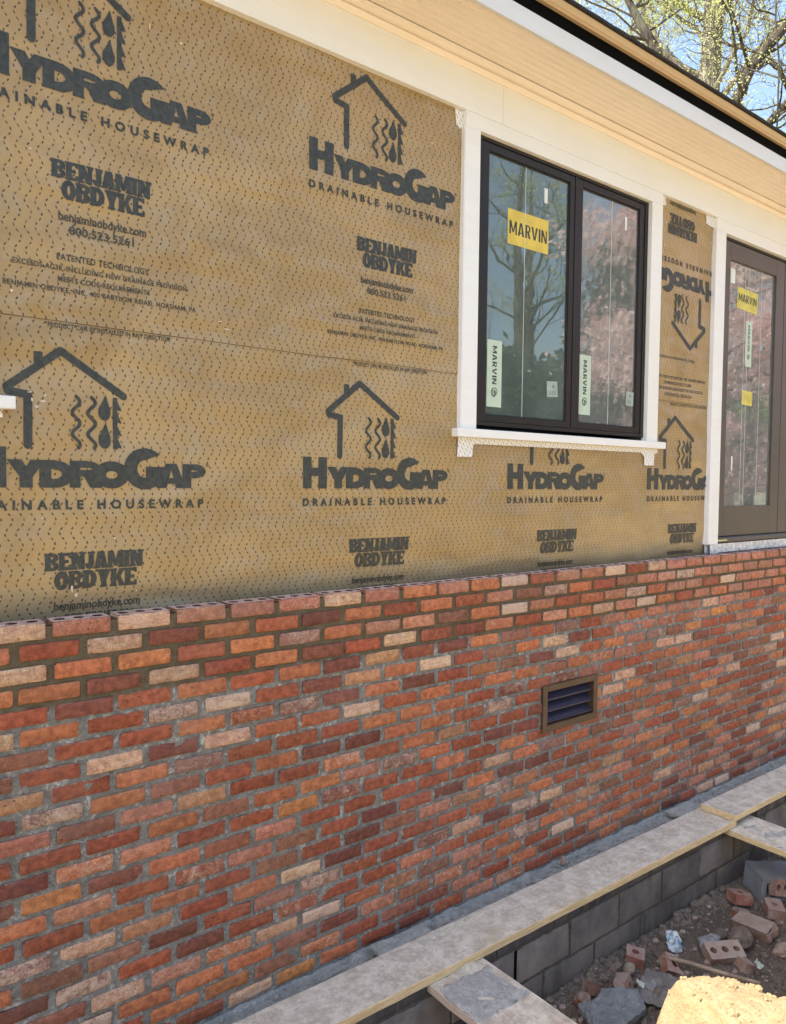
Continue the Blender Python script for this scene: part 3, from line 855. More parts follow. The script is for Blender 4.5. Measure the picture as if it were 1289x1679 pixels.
for k in range(N_+1):
    x = HX0-.3+(HX1-HX0+.6)*k/N_
    w1 = .0035*fnoise(x, 0, 0, 3)+.002*fnoise(x, 5, 0, 11)
    y0 = -.446+w1; z0 = 2.1735
    m.v += [(x, y0+.01, z0-.0015), (x, y0, z0+.0+.002*fnoise(x, 8, 0, 5)), (x, y0+.001, z0+.013+.003*fnoise(x, 3, 0, 6)), (x, ridge_y, z0+.013+(ridge_y-y0)*RS), (x, ridge_y, z0-.03+(ridge_y-y0)*RS), (x, -.372, z0-.0015+.03)]
for k in range(N_):
    for j in range(6):
        a, b = k*6+j, k*6+(j+1) % 6
        m.f.append((a, b, b+6, a+6)); m.m.append(0); m.sm.append(False)
m.f.append(tuple(range(6))); m.m.append(0); m.sm.append(False); m.f.append(tuple(N_*6+j for j in range(6))[::-1]); m.m.append(0); m.sm.append(False)
zr = 2.1865+(ridge_y+.446)*RS
m.add([(HX0-.3, ridge_y, zr), (HX1+.3, ridge_y, zr), (HX1+.3, HD+.45, 2.18), (HX0-.3, HD+.45, 2.18), (HX0-.3, ridge_y, zr-.04), (HX1+.3, ridge_y, zr-.04), (HX1+.3, HD+.45, 2.14), (HX0-.3, HD+.45, 2.14)],
      [(0, 1, 2, 3), (7, 6, 5, 4), (0, 3, 7, 4), (1, 5, 6, 2), (3, 2, 6, 7)])
m.build('roof_shingles', SHING, house)
# shell of the house (inside surfaces are what the glass shows)
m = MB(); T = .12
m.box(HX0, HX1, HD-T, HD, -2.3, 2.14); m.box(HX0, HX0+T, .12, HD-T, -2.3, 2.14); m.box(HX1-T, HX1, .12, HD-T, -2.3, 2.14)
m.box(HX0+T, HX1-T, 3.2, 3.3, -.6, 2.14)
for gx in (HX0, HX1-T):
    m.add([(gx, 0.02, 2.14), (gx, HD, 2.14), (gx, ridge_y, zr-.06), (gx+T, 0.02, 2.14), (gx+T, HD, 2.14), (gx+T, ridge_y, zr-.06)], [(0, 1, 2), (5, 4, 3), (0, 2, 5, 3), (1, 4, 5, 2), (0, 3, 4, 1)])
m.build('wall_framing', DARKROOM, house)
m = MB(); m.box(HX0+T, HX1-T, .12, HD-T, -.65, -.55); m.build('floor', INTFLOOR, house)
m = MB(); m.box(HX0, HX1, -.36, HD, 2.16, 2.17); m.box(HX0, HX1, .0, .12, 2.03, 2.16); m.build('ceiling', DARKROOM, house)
# sheathing behind the wrap, with openings
def slabs(mb, y0, y1, z0, z1):
    ops = sorted([(WIN[0]+LWX-.02, WIN[1]+LWX+.02, WIN[2]-.02, WIN[3]+.02), (WIN[0]-.02, WIN[1]+.02, WIN[2]-.02, WIN[3]+.02), (DOOR[0]-.02, DOOR[1]+.02, DOOR[2]-.02, DOOR[3]+.02)])
    x = HX0
    for (a, b, c, d) in ops:
        mb.box(x, a, y0, y1, z0, z1); mb.box(a, b, y0, y1, z0, c); mb.box(a, b, y0, y1, d, z1); x = b
    mb.box(x, HX1, y0, y1, z0, z1)
m = MB(); slabs(m, .030, .120, -2.3, 2.03); m.build('sheathing', mat_simple('sheathing board', (.34, .30, .22), .9), house)

# ------------------------------------------------------------------ stickers
YEL = mat_simple('yellow label film', (.68, .50, .075), .45, .12, 12, .05)
PALEG = mat_simple('pale green label paper', (.50, .60, .48), .6, .05, 20, .05)
LBK = mat_simple('label ink', (.03, .04, .04), .6, .1)
WHT = mat_simple('white label paper', (.70, .74, .70), .6, .05)
def marvin_tris(x0, x1, z, cap):
    c = Canvas(1.0, .30, .008, .0)
    x = 0
    for ch, w_ in zip('MARVIN', (.19, .17, .14, .17, .05, .155)):
        glyph(c, ch, x, .0, w_, .25, .045); x += w_+.024
    q = c.quads(); s = (x1-x0)/(x-.024); sz = cap/.25
    return [(x0+a*s, x0+b*s, z+cc*sz, z+d*sz) for a, b, cc, d in q]
def sticker(parent, x0, x1, z0, z1, y, mats, draw=None, tilt=0.0):
    m = MB(); cx, cz = (x0+x1)/2, (z0+z1)/2
    def rt(x, z):
        a = math.cos(tilt); b = math.sin(tilt); return (cx+(x-cx)*a-(z-cz)*b, cz+(x-cx)*b+(z-cz)*a)
    c4 = [rt(x0, z0), rt(x1, z0), rt(x1, z1), rt(x0, z1)]
    m.add([(p[0], y, p[1]) for p in c4]+[(p[0], y-.0008, p[1]) for p in c4], [(4, 5, 6, 7), (3, 2, 1, 0), (0, 1, 5, 4), (1, 2, 6, 5), (2, 3, 7, 6), (3, 0, 4, 7)])
    for q in (draw or []):
        pts = [rt(*p) for p in q]
        m.add([(p[0], y-.0012, p[1]) for p in pts], [tuple(range(len(pts)))], 1)
    o = m.build('sticker', mats); rel(o, parent); return o
def rq(l): return [[(a, c), (b, c), (b, d), (a, d)] for a, b, c, d in l]
def vertical_label(parent, x0, x1, z0, z1, y):
    """narrow label: the word runs downwards, a round swirl under it"""
    wdt, hgt = x1-x0, z1-z0
    q = marvin_tris(0, hgt*.575, 0, wdt*.30); out = []
    for a, b, c, d in q:   # text x -> -z, text z -> x
        X0, X1 = x0+wdt*.36+c, x0+wdt*.36+d; Z0, Z1 = z1-hgt*.085-b, z1-hgt*.085-a
        out.append([(X0, Z0), (X1, Z0), (X1, Z1), (X0, Z1)])
    cx, cz, r0 = x0+wdt*.52, z0+hgt*.22, wdt*.21
    for r_, ph, ln in ((1.0, .3, 4.6), (.72, 2.2, 4.4), (.44, 4.4, 4.2), (.18, 1, 6.3)):
        for k in range(14):
            t0 = ph+ln*k/14; t1 = ph+ln*(k+1.02)/14; w_ = .10
            out.append([(cx+r0*(r_-w_)*math.cos(t0), cz+r0*(r_-w_)*math.sin(t0)), (cx+r0*(r_-w_)*math.cos(t1), cz+r0*(r_-w_)*math.sin(t1)),
                        (cx+r0*(r_+w_)*math.cos(t1), cz+r0*(r_+w_)*math.sin(t1)), (cx+r0*(r_+w_)*math.cos(t0), cz+r0*(r_+w_)*math.sin(t0))][::-1])
    return sticker(parent, x0, x1, z0, z1, y, [PALEG, LBK], out)

# ------------------------------------------------------------------ window
def ring_boxes(m, x0, x1, z0, z1, t_l, t_r, t_b, t_t, y0, y1):
    m.box(x0, x0+t_l, y0, y1, z0, z1); m.box(x1-t_r, x1, y0, y1, z0, z1)
    m.box(x0+t_l, x1-t_r, y0, y1, z0, z0+t_b); m.box(x0+t_l, x1-t_r, y0, y1, z1-t_t, z1)
def make_window():
    wnd = empty('window', ((WIN[0]+WIN[1])/2, 0, WIN[2]), house)
    # casing boards
    cas = []
    for (a, b, c, d, yf) in ((2.591, 2.690, .258, 1.698, -.031), (4.148, 4.260, .258, 1.698, -.031), (2.591, 4.260, 1.6985, 1.7705, -.0305)):
        m = MB(); m.box(a, b, yf, .012, c, d); o = m.build('casing', TRIM, bevel=.0012); rel(o, wnd)
    m = MB(); m.box(2.553, 4.332, -.048, .012, .2155, .2575); o = m.build('sill', PVC if False else TRIM, bevel=.004); rel(o, wnd)
    m = MB(); m.box(2.5850, 2.5905, -.029, .010, .2585, 1.700); o = m.build('casing_edge', PVC); rel(o, wnd)
    m = MB(); ring_boxes(m, 2.692, 4.146, .281, 1.696, .030, .030, .020, .016, -.006, .075)
    m.box(3.454, 3.472, -.004, .075, .3015, 1.6795)
    o = m.build('frame', BRONZE, bevel=.0015); rel(o, wnd)
    for k, (a, b) in enumerate(((2.724, 3.452), (3.474, 4.114))):
        ga, gb = (2.783, 3.412) if k == 0 else (3.524, 4.095 if False else 4.070)
        gb = 3.412 if k == 0 else 4.068
        m = MB(); zz0, zz1 = .303, 1.678
        m.box(a, ga, -.001, .055, zz0, zz1); m.box(gb, b, -.001, .055, zz0, zz1)
        m.box(ga, gb, -.001, .055, zz0, .336); m.box(ga, gb, -.001, .055, 1.640, zz1)
        m.box(ga, ga+.006, .004, .05, .336, 1.640); m.box(gb-.006, gb, .004, .05, .336, 1.640); m.box(ga+.006, gb-.006, .004, .05, .336, .342); m.box(ga+.006, gb-.006, .004, .05, 1.634, 1.640)
        o = m.build('sash', BRONZE, bevel=.0025); rel(o, wnd)
        m = MB(); m.box(ga, gb, .0120, .0150, .336, 1.640)
        o = m.build('pane', GLASS if k == 0 else FILM); rel(o, wnd)
    return wnd
wnd = make_window(); wnd['label'] = 'dark bronze double casement window with yellow label on its left pane'
YG = .0118
# big yellow label
sticker(wnd, 2.934, 3.249, 1.220, 1.398, YG, [YEL, LBK], rq(marvin_tris(2.946, 3.238, 1.273, .068)), R(0))
vertical_label(wnd, 2.800, 2.907, .380, .717, YG); vertical_label(wnd, 3.533, 3.640, .386, .722, YG)
sticker(wnd, 3.212, 3.238, 1.487, 1.565, YG, [WHT, LBK]); sticker(wnd, 3.935, 3.954, 1.494, 1.572, YG, [WHT, LBK])
def tagdraw(x, z): 
    return rq([(x+.012, x+.030, z+.050, z+.066)]+[(x+.010+.013*i, x+.014+.013*i, z+.010, z+.040) for i in range(5)])
TAGM = mat_simple('grey tag paper', (.36, .42, .37), .7, .1, 20)
TAGI = mat_simple('faded tag print', (.20, .24, .21), .7, .1)
sticker(wnd, 3.262, 3.350, .465, .550, YG, [TAGM, TAGI], rq([(3.305, 3.325, .512, .530)]+[(3.275+.014*i, 3.281+.014*i, .475, .500) for i in range(5)]), R(3))
sticker(wnd, 3.985, 4.060, .466, .550, YG, [TAGM, TAGI], rq([(4.015, 4.035, .515, .532)]+[(3.996+.012*i, 4.001+.012*i, .476, .500) for i in range(4)]), R(-2))
# thin vertical film edges on the panes
for xa in (3.064, 3.806):
    m = MB(); m.box(xa, xa+.0022, YG-.001, YG, .342, 1.634); rel(m.build('film_edge', WHT), wnd)
# flashing tape peeking out round the window
def tape(name, polys, parent):
    for pts in polys:
        m = MB(); b = [(p[0], p[1], p[2]) for p in pts]; n = len(b)
        m.add(b+[(p[0], p[1]+.0015, p[2]) for p in b], [tuple(range(n)), tuple(range(2*n-1, n-1, -1))]+[(i, n+i, n+(i+1) % n, (i+1) % n) for i in range(n)])
        rel(m.build(name, FLASH), parent)
Yt = -.0095
tape('flashing_tape', [[(2.590, Yt, .2150), (4.30, Yt, .2150), (4.30, Yt, .190), (4.266, Yt, .186), (4.262, Yt, .112), (4.160, Yt, .110), (4.158, Yt, .165), (4.120, Yt, .188), (2.70, Yt, .186), (2.690, Yt, .165), (2.686, Yt, .121), (2.585, Yt, .120)]], wnd)
tape('flashing_tape', [[(2.60, Yt, 1.769), (2.600, Yt, 1.69), (2.572, Yt, 1.682), (2.548, Yt, 1.694), (2.538, Yt, 1.769)], [(4.25, Yt, 1.769), (4.318, Yt, 1.769), (4.325, Yt, 1.722), (4.25, Yt, 1.712)]], wnd)
# a second, identical window stands further left; only the end of its sill is in view
w2 = wnd.copy(); COL.objects.link(w2); w2.location.x += LWX; w2['label'] = 'left window, only the end of its white sill in view'
for ch in list(wnd.children):
    if ch.name.split('.')[0] in ('casing', 'casing_edge', 'sill', 'frame', 'sash', 'pane', 'flashing_tape'):
        c2 = ch.copy(); COL.objects.link(c2); c2.parent = w2

# ------------------------------------------------------------------ door
door = empty('door', ((DOOR[0]+DOOR[1])/2, 0, DOOR[2]), house); door['label'] = 'bronze glazed double patio door at the right'
for (a, b, c, d, yf) in ((4.900, 5.020, -.408, 1.690, -.031), (6.880, 7.000, -.408, 1.690, -.031), (4.900, 7.000, 1.6905, 1.7705, -.0305)):
    m = MB(); m.box(a, b, yf, .012, c, d); rel(m.build('casing', TRIM, bevel=.0012), door)
m = MB(); m.box(4.8935, 4.8995, -.030, .010, -.408, 1.69); rel(m.build('casing_edge', PVC), door)
m = MB(); m.box(5.022, 5.062, .0, .09, -.405, 1.688); m.box(6.838, 6.878, .0, .09, -.405, 1.688); m.box(5.062, 6.838, .0, .09, 1.672, 1.688)
rel(m.build('frame', BRONZE, bevel=.0015), door)
for k, (a, b) in enumerate(((5.066, 5.948), (5.956, 6.834))):
    ga, gb = a+.085, b-.125
    if k: ga, gb = a+.125, b-.085
    m = MB(); z0, z1 = -.362, 1.668; g0, g1 = -.152, 1.550
    m.box(a, ga, .004, .05, z0, z1); m.box(gb, b, .004, .05, z0, z1); m.box(ga, gb, .004, .05, z0, g0); m.box(ga, gb, .004, .05, g1, z1)
    rel(m.build('door_leaf', DOORP, bevel=.002), door)
    m = MB(); m.box(ga, gb, .020, .023, g0, g1); rel(m.build('pane', FILM), door)
m = MB(); extrude(m, [(-.022, -.404), (-.022, -.380), (-.016, -.372), (.0, -.366), (.09, -.364), (.09, -.404)], 5.022, 6.878); rel(m.build('threshold', DOORP, bevel=.001), door)
m = MB(); m.box(5.03, 5.155, -.0245, -.0225, -.392, -.383); rel(m.build('threshold_label', mat_simple('yellow foam tape', (.62, .58, .22), .5)), door)
YG = .0198
# crumpled metallic flashing under the door
m = MB(); nx = 160
for i in range(nx+1):
    x = 4.915+(7.0-4.915)*i/nx
    for j in range(5):
        z = -.408-.060*j/4-(.006 if x < 5.02 else 0)*j/4
        m.v.append((x, -.032+.006*fnoise(x, 2, z, 22)+.004*fnoise(x, 7, z, 60), z))
for i in range(nx):
    for j in range(4):
        m.f.append((i*5+j, i*5+j+1, (i+1)*5+j+1, (i+1)*5+j)); m.m.append(0); m.sm.append(False)
m.box(4.905, 4.99, -.012, .004, -.47, -.409)
t = NT('silver flashing'); t.bsdf(t.mix(t.ramp(t.noise(40, 5, .7), .35, .65), (.42, .44, .47), (.74, .76, .80)), .35, t.noise(60, 4), .8, .004, .5, .25)
rel(m.build('pan_flashing', t.m), door)
tape('flashing_tape', [[(4.795, Yt, 1.769), (4.912, Yt, 1.769), (4.912, Yt, 1.700), (4.88, Yt, 1.702), (4.797, Yt, 1.712)]], door)
YELG = mat_simple('yellow door label', (.62, .52, .09), .5, .2, 14)
sticker(door, 5.285, 5.575, 1.235, 1.385, YG, [YELG, LBK], rq(marvin_tris(5.300, 5.560, 1.290, .055)), R(-2))
sticker(door, 5.385, 5.535, .570, .672, YG, [YELG, LBK], None, R(-2))
vertical_label(door, 5.415, 5.505, .845, 1.168, YG)
sticker(door, 5.185, 5.245, 1.40, 1.50, YG, [WHT, LBK])
sticker(door, 5.262, 5.28, .10, .20, YG, [WHT, LBK])
for xa in (5.392, 5.44, 5.63):
    m = MB(); m.box(xa, xa+.002, YG-.001, YG, -.15, 1.545); rel(m.build('film_edge', WHT), door)

# ------------------------------------------------------------------ block foundation wall and its ledge
CBY = -.440
fw = empty('block_wall', (2.5, CBY, -2.6)); tag(fw, 'dark grey concrete block foundation wall below the long plank', 'block wall')
mb = MB(); ccs = []
rg = random.Random(5)
def put_block(x0, x1, z0, z1, y, tone):
    us = [0, .03, .5, .97, 1]; vs_ = [0, .06, .5, .94, 1]
    g = []
    for i, u in enumerate(us):
        for j, v in enumerate(vs_):
            ei = i in (0, 4); ej = j in (0, 4)
            g.append((x0+u*(x1-x0), y+(.003 if ei or ej else 0)+.001*fnoise(x0+u, 0, z0+v*.2, 9), z0+v*(z1-z0)))
    b = mb.add(g, [(i*5+j, (i+1)*5+j, (i+1)*5+j+1, i*5+j+1) for i in range(4) for j in range(4)], 0, True)
    bd = [0, 5, 10, 15, 20, 21, 22, 23, 24, 19, 14, 9, 4, 3, 2, 1]; n = len(bd)
    mb.add([g[k] for k in bd]+[(g[k][0], y+.03, g[k][2]) for k in bd], [(k, n+k, n+(k+1) % n, (k+1) % n) for k in range(n)])
    for _ in range(25+2*n): ccs.append((tone, tone, tone*rg.uniform(.97, 1.03), 1))
for (z1, h, off, tn) in ((-2.078, .043, .095, .8), (-2.133, .172, 2.984-.395*7, 1.25), (-2.317, .180, 2.786-.395*7, .85), (-2.509, .18, 2.984-.395*7, .8)):
    x = off-.395*10
    while x < HX1:
        a = max(x+.006, HX0); b = min(x+.389, HX1)
        if b-a > .05: put_block(a, b, z1-h, z1, CBY+rg.uniform(-.003, .003), tn*rg.uniform(.7, 1.35))
        x += .395
mb.attr = {'Col': ('FLOAT_COLOR', ccs)}
rel(mb.build('block_courses', BLOCK), fw)
m = MB(); xs = np.arange(HX0, HX1, .03); zs = np.arange(-2.75, -2.069, .0145); n = len(zs)
for x in xs:
    for z in zs:
        hole = (2.583 < x < 2.602 and -2.30 < z < -2.125) or (2.42 < x < 2.44 and z > -2.12 and z < -2.085)
        m.v.append((float(x), CBY+.0046+.0030*fnoise(x, 0, z, 17)+.0022*fnoise(x, 0, z, 50), float(z)))
for i in range(len(xs)-1):
    for j in range(n-1): m.f.append((i*n+j, (i+1)*n+j, (i+1)*n+j+1, i*n+j+1)); m.m.append(0); m.sm.append(True)
m.box(HX0, HX1, CBY+.02, -.02, -2.75, -2.110)
rel(m.build('mortar', BMORT), fw)
m = MB(); m.box(2.580, 2.594, CBY-.004, CBY+.02, -2.300, -2.135); rel(m.build('open_joint', BLACKM), fw)
# ledge of dropped mortar between brick and plank
m = MB(); xs = np.arange(HX0, HX1, .014); ys = np.linspace(-.438, -.088, 26); n = len(ys)
for x in xs:
    for y in ys:
        h = -2.078+.012*fnoise(x, y, 0, 9)+.008*abs(fnoise(x, y, 3, 28))+.004*fnoise(x, y, 5, 70)
        if y > -.125: h += .012*(y+.125)/.037+.004*fnoise(x, y, 1, 30)
        if y < -.25: h = min(h, -2.078)
        m.v.append((float(x), float(y), h))
for i in range(len(xs)-1):
    for j in range(n-1): m.f.append((i*n+j, (i+1)*n+j, (i+1)*n+j+1, i*n+j+1)); m.m.append(0); m.sm.append(True)
rel(m.build('mortar_ledge', LEDGE), fw)

# ------------------------------------------------------------------ planks
def plank(name, c, ang, L, W, Tk, mat, seed, label, tiltx=0.0, group=None, rough=.0018, gobs=0):
    """c: centre of top face; local x along its length"""
    m = MB(); nx = max(8, int(L/.03)); ny = 9
    def top(i, j):
        u, v = i/nx, j/ny; x = (u-.5)*L; y = (v-.5)*W
        if i in (0, nx): x += .004*fnoise(v*3, seed, 0, 2)
        if j in (0, ny): y += rough*1.3*fnoise(x, seed, j, 9)
        z = .0012*fnoise(x, y+seed, 0, 14)
        if gobs and i not in (0, nx) and j not in (0, ny):
            q = fnoise(x, y+seed*3, 0, 13)+.5*fnoise(x, y, seed, 40)
            z += max(0, q-.05)*.028*gobs*max(0, min(1, (x+L*.5-.0)/.02))*(1 if x < -L/2+gobs*.45 else .15)
        return (x, y, z)
    g = [[top(i, j) for j in range(ny+1)] for i in range(nx+1)]
    vs = [p for r_ in g for p in r_]; n = ny+1
    m.add(vs, [(i*n+j, (i+1)*n+j, (i+1)*n+j+1, i*n+j+1) for i in range(nx) for j in range(ny)], 0, True)
    bd = [i*n for i in range(nx+1)]+[nx*n+j for j in range(1, n)]+[i*n+ny for i in range(nx-1, -1, -1)]+[j for j in range(ny-1, 0, -1)]
    k = len(bd)
    mid = [(vs[b][0]*1.0, vs[b][1]+(.0015 if vs[b][1] > 0 else -.0015), -.004) for b in bd]
    low = [(vs[b][0], vs[b][1]+(.0012 if vs[b][1] > 0 else -.0012)*fnoise(vs[b][0], seed, 0, 12), -Tk+.003) for b in bd]
    bot = [(vs[b][0]*.999, vs[b][1]*.98, -Tk) for b in bd]
    m.add([vs[b] for b in bd]+mid+low+bot, [(r_*k+q, r_*k+(q+1) % k, (r_+1)*k+(q+1) % k, (r_+1)*k+q)[::-1] for r_ in range(3) for q in range(k)]+[tuple(3*k+q for q in range(k))], 0, False)
    o = m.build(name, mat); o.location = c; o.rotation_euler = (0, tiltx, ang)
    tag(o, label, 'plank', group); return o
GR = 'planks laid over the block wall'
def midp(a, b): return ((a[0]+b[0])/2, (a[1]+b[1])/2)
# long plank along the wall: right end at x 4.50
a1 = math.atan2(-.253+.215, 4.5-1.335)
L1 = 4.9; dirx, diry = math.cos(a1), math.sin(a1)
endc = (4.50, -.366)
plank('plank', (endc[0]-dirx*L1/2, endc[1]-diry*L1/2, -2.030), a1, L1, .232, .039, PLANK, 3, 'long grey dusty plank with yellow front edge lying on the block wall', 0, GR)
plank('plank', (4.462+2.0, -.397, -1.990), R(-.4), 4.0, .218, .038, PLANK, 8, 'dusty plank at far right overlapping the end of the long plank', 0, GR)
plank('plank', (2.205, -.47+.13-.62, -2.071), R(-90.5), 1.3, .306, .036, PLANK2, 14, 'wide mortar caked board sticking out from under the long plank at the bottom', 0, GR, .004, .9)
plank('plank', (4.56, -.40-.55, -2.071), R(-92), 1.2, .300, .036, PLANK, 21, 'short grey board running outward from the joint of the two planks', 0, GR, .005, .7)

def crust(x0, x1, y0, y1, z, th, seed, thr, mat):
    m = MB(); nx = int((x1-x0)/.006); ny = int((y1-y0)/.006); idx = {}
    def hh(x, y):
        e = min(x-x0, x1-x, y-y0, y1-y)/.03
        return (fnoise(x, y, seed, 7)+.6*fnoise(x, y, seed+2, 19)+.45*fnoise(x, y, seed+4, 48))-thr-max(0, 1-e)*.8
    for i in range(nx+1):
        for j in range(ny+1):
            x, y = x0+i*.006, y0+j*.006; h = hh(x, y)
            if h > -.12:
                idx[(i, j)] = len(m.v); m.v.append((x, y, z+max(-.001, th*min(1, h*1.6)+.10*th*fnoise(x, y, 1, 90))))
    for i in range(nx):
        for j in range(ny):
            q = [(i, j), (i+1, j), (i+1, j+1), (i, j+1)]
            if all(p in idx for p in q): m.f.append(tuple(idx[p] for p in q)); m.m.append(0); m.sm.append(True)
    if m.f: tag(m.build('mortar_droppings', mat), kind='stuff')
CRM = mat_cement('dried mortar', (.42, .43, .415), (.60, .60, .58), (.72, .72, .70), .008, 30)
crust(2.055, 2.350, -.74, -.487, -2.0695, .012, 3, -.62, CRM)
crust(4.42, 4.70, -.80, -.487, -2.0695, .009, 9, .12, CRM)
crust(1.2, 4.45, -.455, -.27, -2.0290, .005, 21, .72, CRM)
crust(4.55, 6.0, -.48, -.30, -1.9895, .004, 27, .74, CRM)
# ------------------------------------------------------------------ ground
def smooth(a, b, x):
    t_ = max(0, min(1, (x-a)/(b-a))); return t_*t_*(3-2*t_)
def ground_h(x, y):
    yp = y+2.75
    if y > -.42 and y < HD-.2 and HX0-.4 < x < HX1+.4: return -2.72
    if y > -.42 or x < HX0-.6 or x > HX1+.4:
        d = 0.0
    # bank on the photographer's side
    e = 1.66+.05*fnoise(x, 0, 0, 1.3)+.05*fnoise(x, 3, 0, 5)
    e = 1.30+(e-1.30)*smooth(2.36, 2.50, x+.05*fnoise(x, y, 0, 8))
    e2 = e-.10
    k = smooth(e, e-.26, yp)
    floor = -2.455+.018*fnoise(x, y, 0, 3.5)+.012*fnoise(x, y, 4, 11)+.007*fnoise(x, y, 7, 30)
    floor -= .03*smooth(2.25, 2.3, yp)*0
    floor += .022*smooth(2.12, 2.26, yp)
    top = -1.80
    # crest height seen at the foot of the picture falls away to the right
    if x > 2.0: top = -1.80-.40*smooth(2.55, 3.45, x)
    if yp < 1.3: top += (-1.60-top)*smooth(1.3, .5, yp)
    if x < 2.36: top = min(top, -2.10) if yp > 1.0 else top
    h = floor*(1-k)+top*k
    h += k*(.035*fnoise(x, y, 0, 2.2)+.022*fnoise(x, y, 2, 6)+.012*fnoise(x, y, 8, 15)+.006*fnoise(x, y, 8, 40))
    if y > HD-.2 or x < HX0-.4 or x > HX1+.4:
        dd = max(y-(HD-.2), HX0-.4-x, x-(HX1+.4), 0); h = h*(1-smooth(0, .6, dd))+(-1.75)*smooth(0, .6, dd)
    return h
def axis(lo, hi, fine0, fine1, f, grow=1.25):
    a = list(np.arange(fine0, fine1+1e-6, f)); s = f
    while a[-1] < hi: s *= grow; a.append(a[-1]+s)
    s = f
    while a[0] > lo: s *= grow; a.insert(0, a[0]-s)
    return a
gx = axis(-150, 250, 1.2, 5.4, .013); gy = axis(-250, 200, -1.65, -.42, .013)
m = MB(); n = len(gy)
for x in gx:
    for y in gy:
        m.v.append((float(x), float(y), ground_h(x, y)))
for i in range(len(gx)-1):
    for j in range(n-1): m.f.append((i*n+j, (i+1)*n+j, (i+1)*n+j+1, i*n+j+1)); m.m.append(0); m.sm.append(True)
ground = m.build('ground', SOIL); tag(ground, kind='structure')

def mat_clay(name, a, b, dust=(.42, .36, .33), dk=.45):
    t = NT(name); n = t.noise(22, 6, .7, dist=1); f = t.noise(180, 4, .7)
    c = t.mix(t.ramp(n, .32, .68), a, b)
    c = t.mix(t.ramp(t.noise(12, 6, .7), .5, .7, 0, dk), c, dust)
    nz = t.n('ShaderNodeSeparateXYZ', {0: t.n('ShaderNodeNewGeometry').outputs['Normal']}).outputs[2]
    c = t.mix(t.math('MULTIPLY', t.ramp(nz, .1, .8), t.ramp(t.noise(20, 6, .75), .35, .6, .25, .8)), c, (.30, .265, .235))
    c = t.mix(t.ramp(f, .3, .5, .4, 0), c, tuple(x*.4 for x in a))
    t.bsdf(c, .9, t.math('ADD', n, f), .8, .004, .25); return t.m
CLAY_R = mat_clay('red clay brick', (.235, .090, .065), (.31, .145, .115), (.36, .30, .26), .65)
CLAY_P = mat_clay('dusty pink brick', (.25, .15, .12), (.35, .24, .20), (.42, .38, .34), .85)
CLAY_B = mat_clay('brown paver', (.20, .12, .085), (.30, .20, .15))
CLAY_D = mat_clay('dark clay', (.10, .045, .028), (.19, .085, .05), (.2, .14, .1), .3)
STONE = mat_cement('tan stone', (.22, .18, .14), (.33, .28, .22), None, .003, 8)
# ------------------------------------------------------------------ clods and loose crumbs (uncountable)
def lump_verts(c, r_, seed, sub=1, sq=(1, 1, .8)):
    import bmesh
    bm = bmesh.new(); bmesh.ops.create_icosphere(bm, subdivisions=sub, radius=1)
    vs = []
    for v in bm.verts:
        d = v.co.normalized(); k = 1+.30*noise.noise(d*1.6+Vector((seed, 0, 0)))+.14*noise.noise(d*4+Vector((0, seed, 0)))
        vs.append((c[0]+d.x*k*r_*sq[0], c[1]+d.y*k*r_*sq[1], c[2]+d.z*k*r_*sq[2]))
    fs = [tuple(v.index for v in f.verts) for f in bm.faces]; bm.free(); return vs, fs
base_l = [lump_verts((0, 0, 0), 1, s*3.7, 1) for s in range(9)]
m = MB(); rg = random.Random(3)
for k in range(11000):
    x = rg.uniform(1.9, 5.3); y = rg.uniform(-1.15, -.45)
    if k % 3 == 0: y = -.45-abs(rg.gauss(0, .06))
    dens = fnoise(x, y, 0, 2.5)
    if dens < -.15 and k % 3: continue
    r_ = min(.032, .0030*math.exp(abs(rg.gauss(0, .72))))*(1.25 if k % 3 == 0 else 1)
    z = ground_h(x, y)+r_*.25
    vs, fs = base_l[k % 9]; a = rg.uniform(0, 6.28); ca, sa = math.cos(a), math.sin(a); q = rg.uniform(.7, 1.2)
    m.add([(x+r_*(v[0]*ca-v[1]*sa), y+r_*(v[0]*sa+v[1]*ca)*q, z+r_*v[2]) for v in vs], fs, 0, False)
tag(m.build('soil_crumbs', CLOD), kind='stuff')
m = MB()
for k in range(420):
    x = rg.uniform(2.6, 5.0); y = rg.uniform(-1.1, -.47); r_ = min(.022, .005*math.exp(abs(rg.gauss(0, .6)))); z = ground_h(x, y)
    vs, fs = base_l[k % 9]; m.add([(x+r_*v[0]*1.2, y+r_*v[1], z+.3*r_+r_*v[2]*.7) for v in vs], fs, 0, False)
tag(m.build('brick_crumbs', CLAY_P), kind='stuff')
m = MB()
for k in range(3000):
    x = rg.uniform(1.2, 6.2); y = rg.uniform(-.26, -.105); r_ = .002*math.exp(abs(rg.gauss(0, .6)))
    vs, fs = base_l[k % 9]; m.add([(x+r_*v[0], y+r_*v[1], -2.070+.5*r_+r_*v[2]) for v in vs], fs, 0, False)
tag(m.build('mortar_crumbs', LEDGE), kind='stuff')
m = MB()
for k in range(1800):
    x = rg.uniform(2.3, 5.2); y = rg.uniform(-1.75, -1.18); r_ = min(.02, .003*math.exp(abs(rg.gauss(0, .75))))
    vs, fs = base_l[k % 9]; z = ground_h(x, y)
    m.add([(x+r_*v[0], y+r_*v[1], z+.3*r_+r_*v[2]) for v in vs], fs, 0, False)
tag(m.build('soil_crumbs', SOIL), kind='stuff')

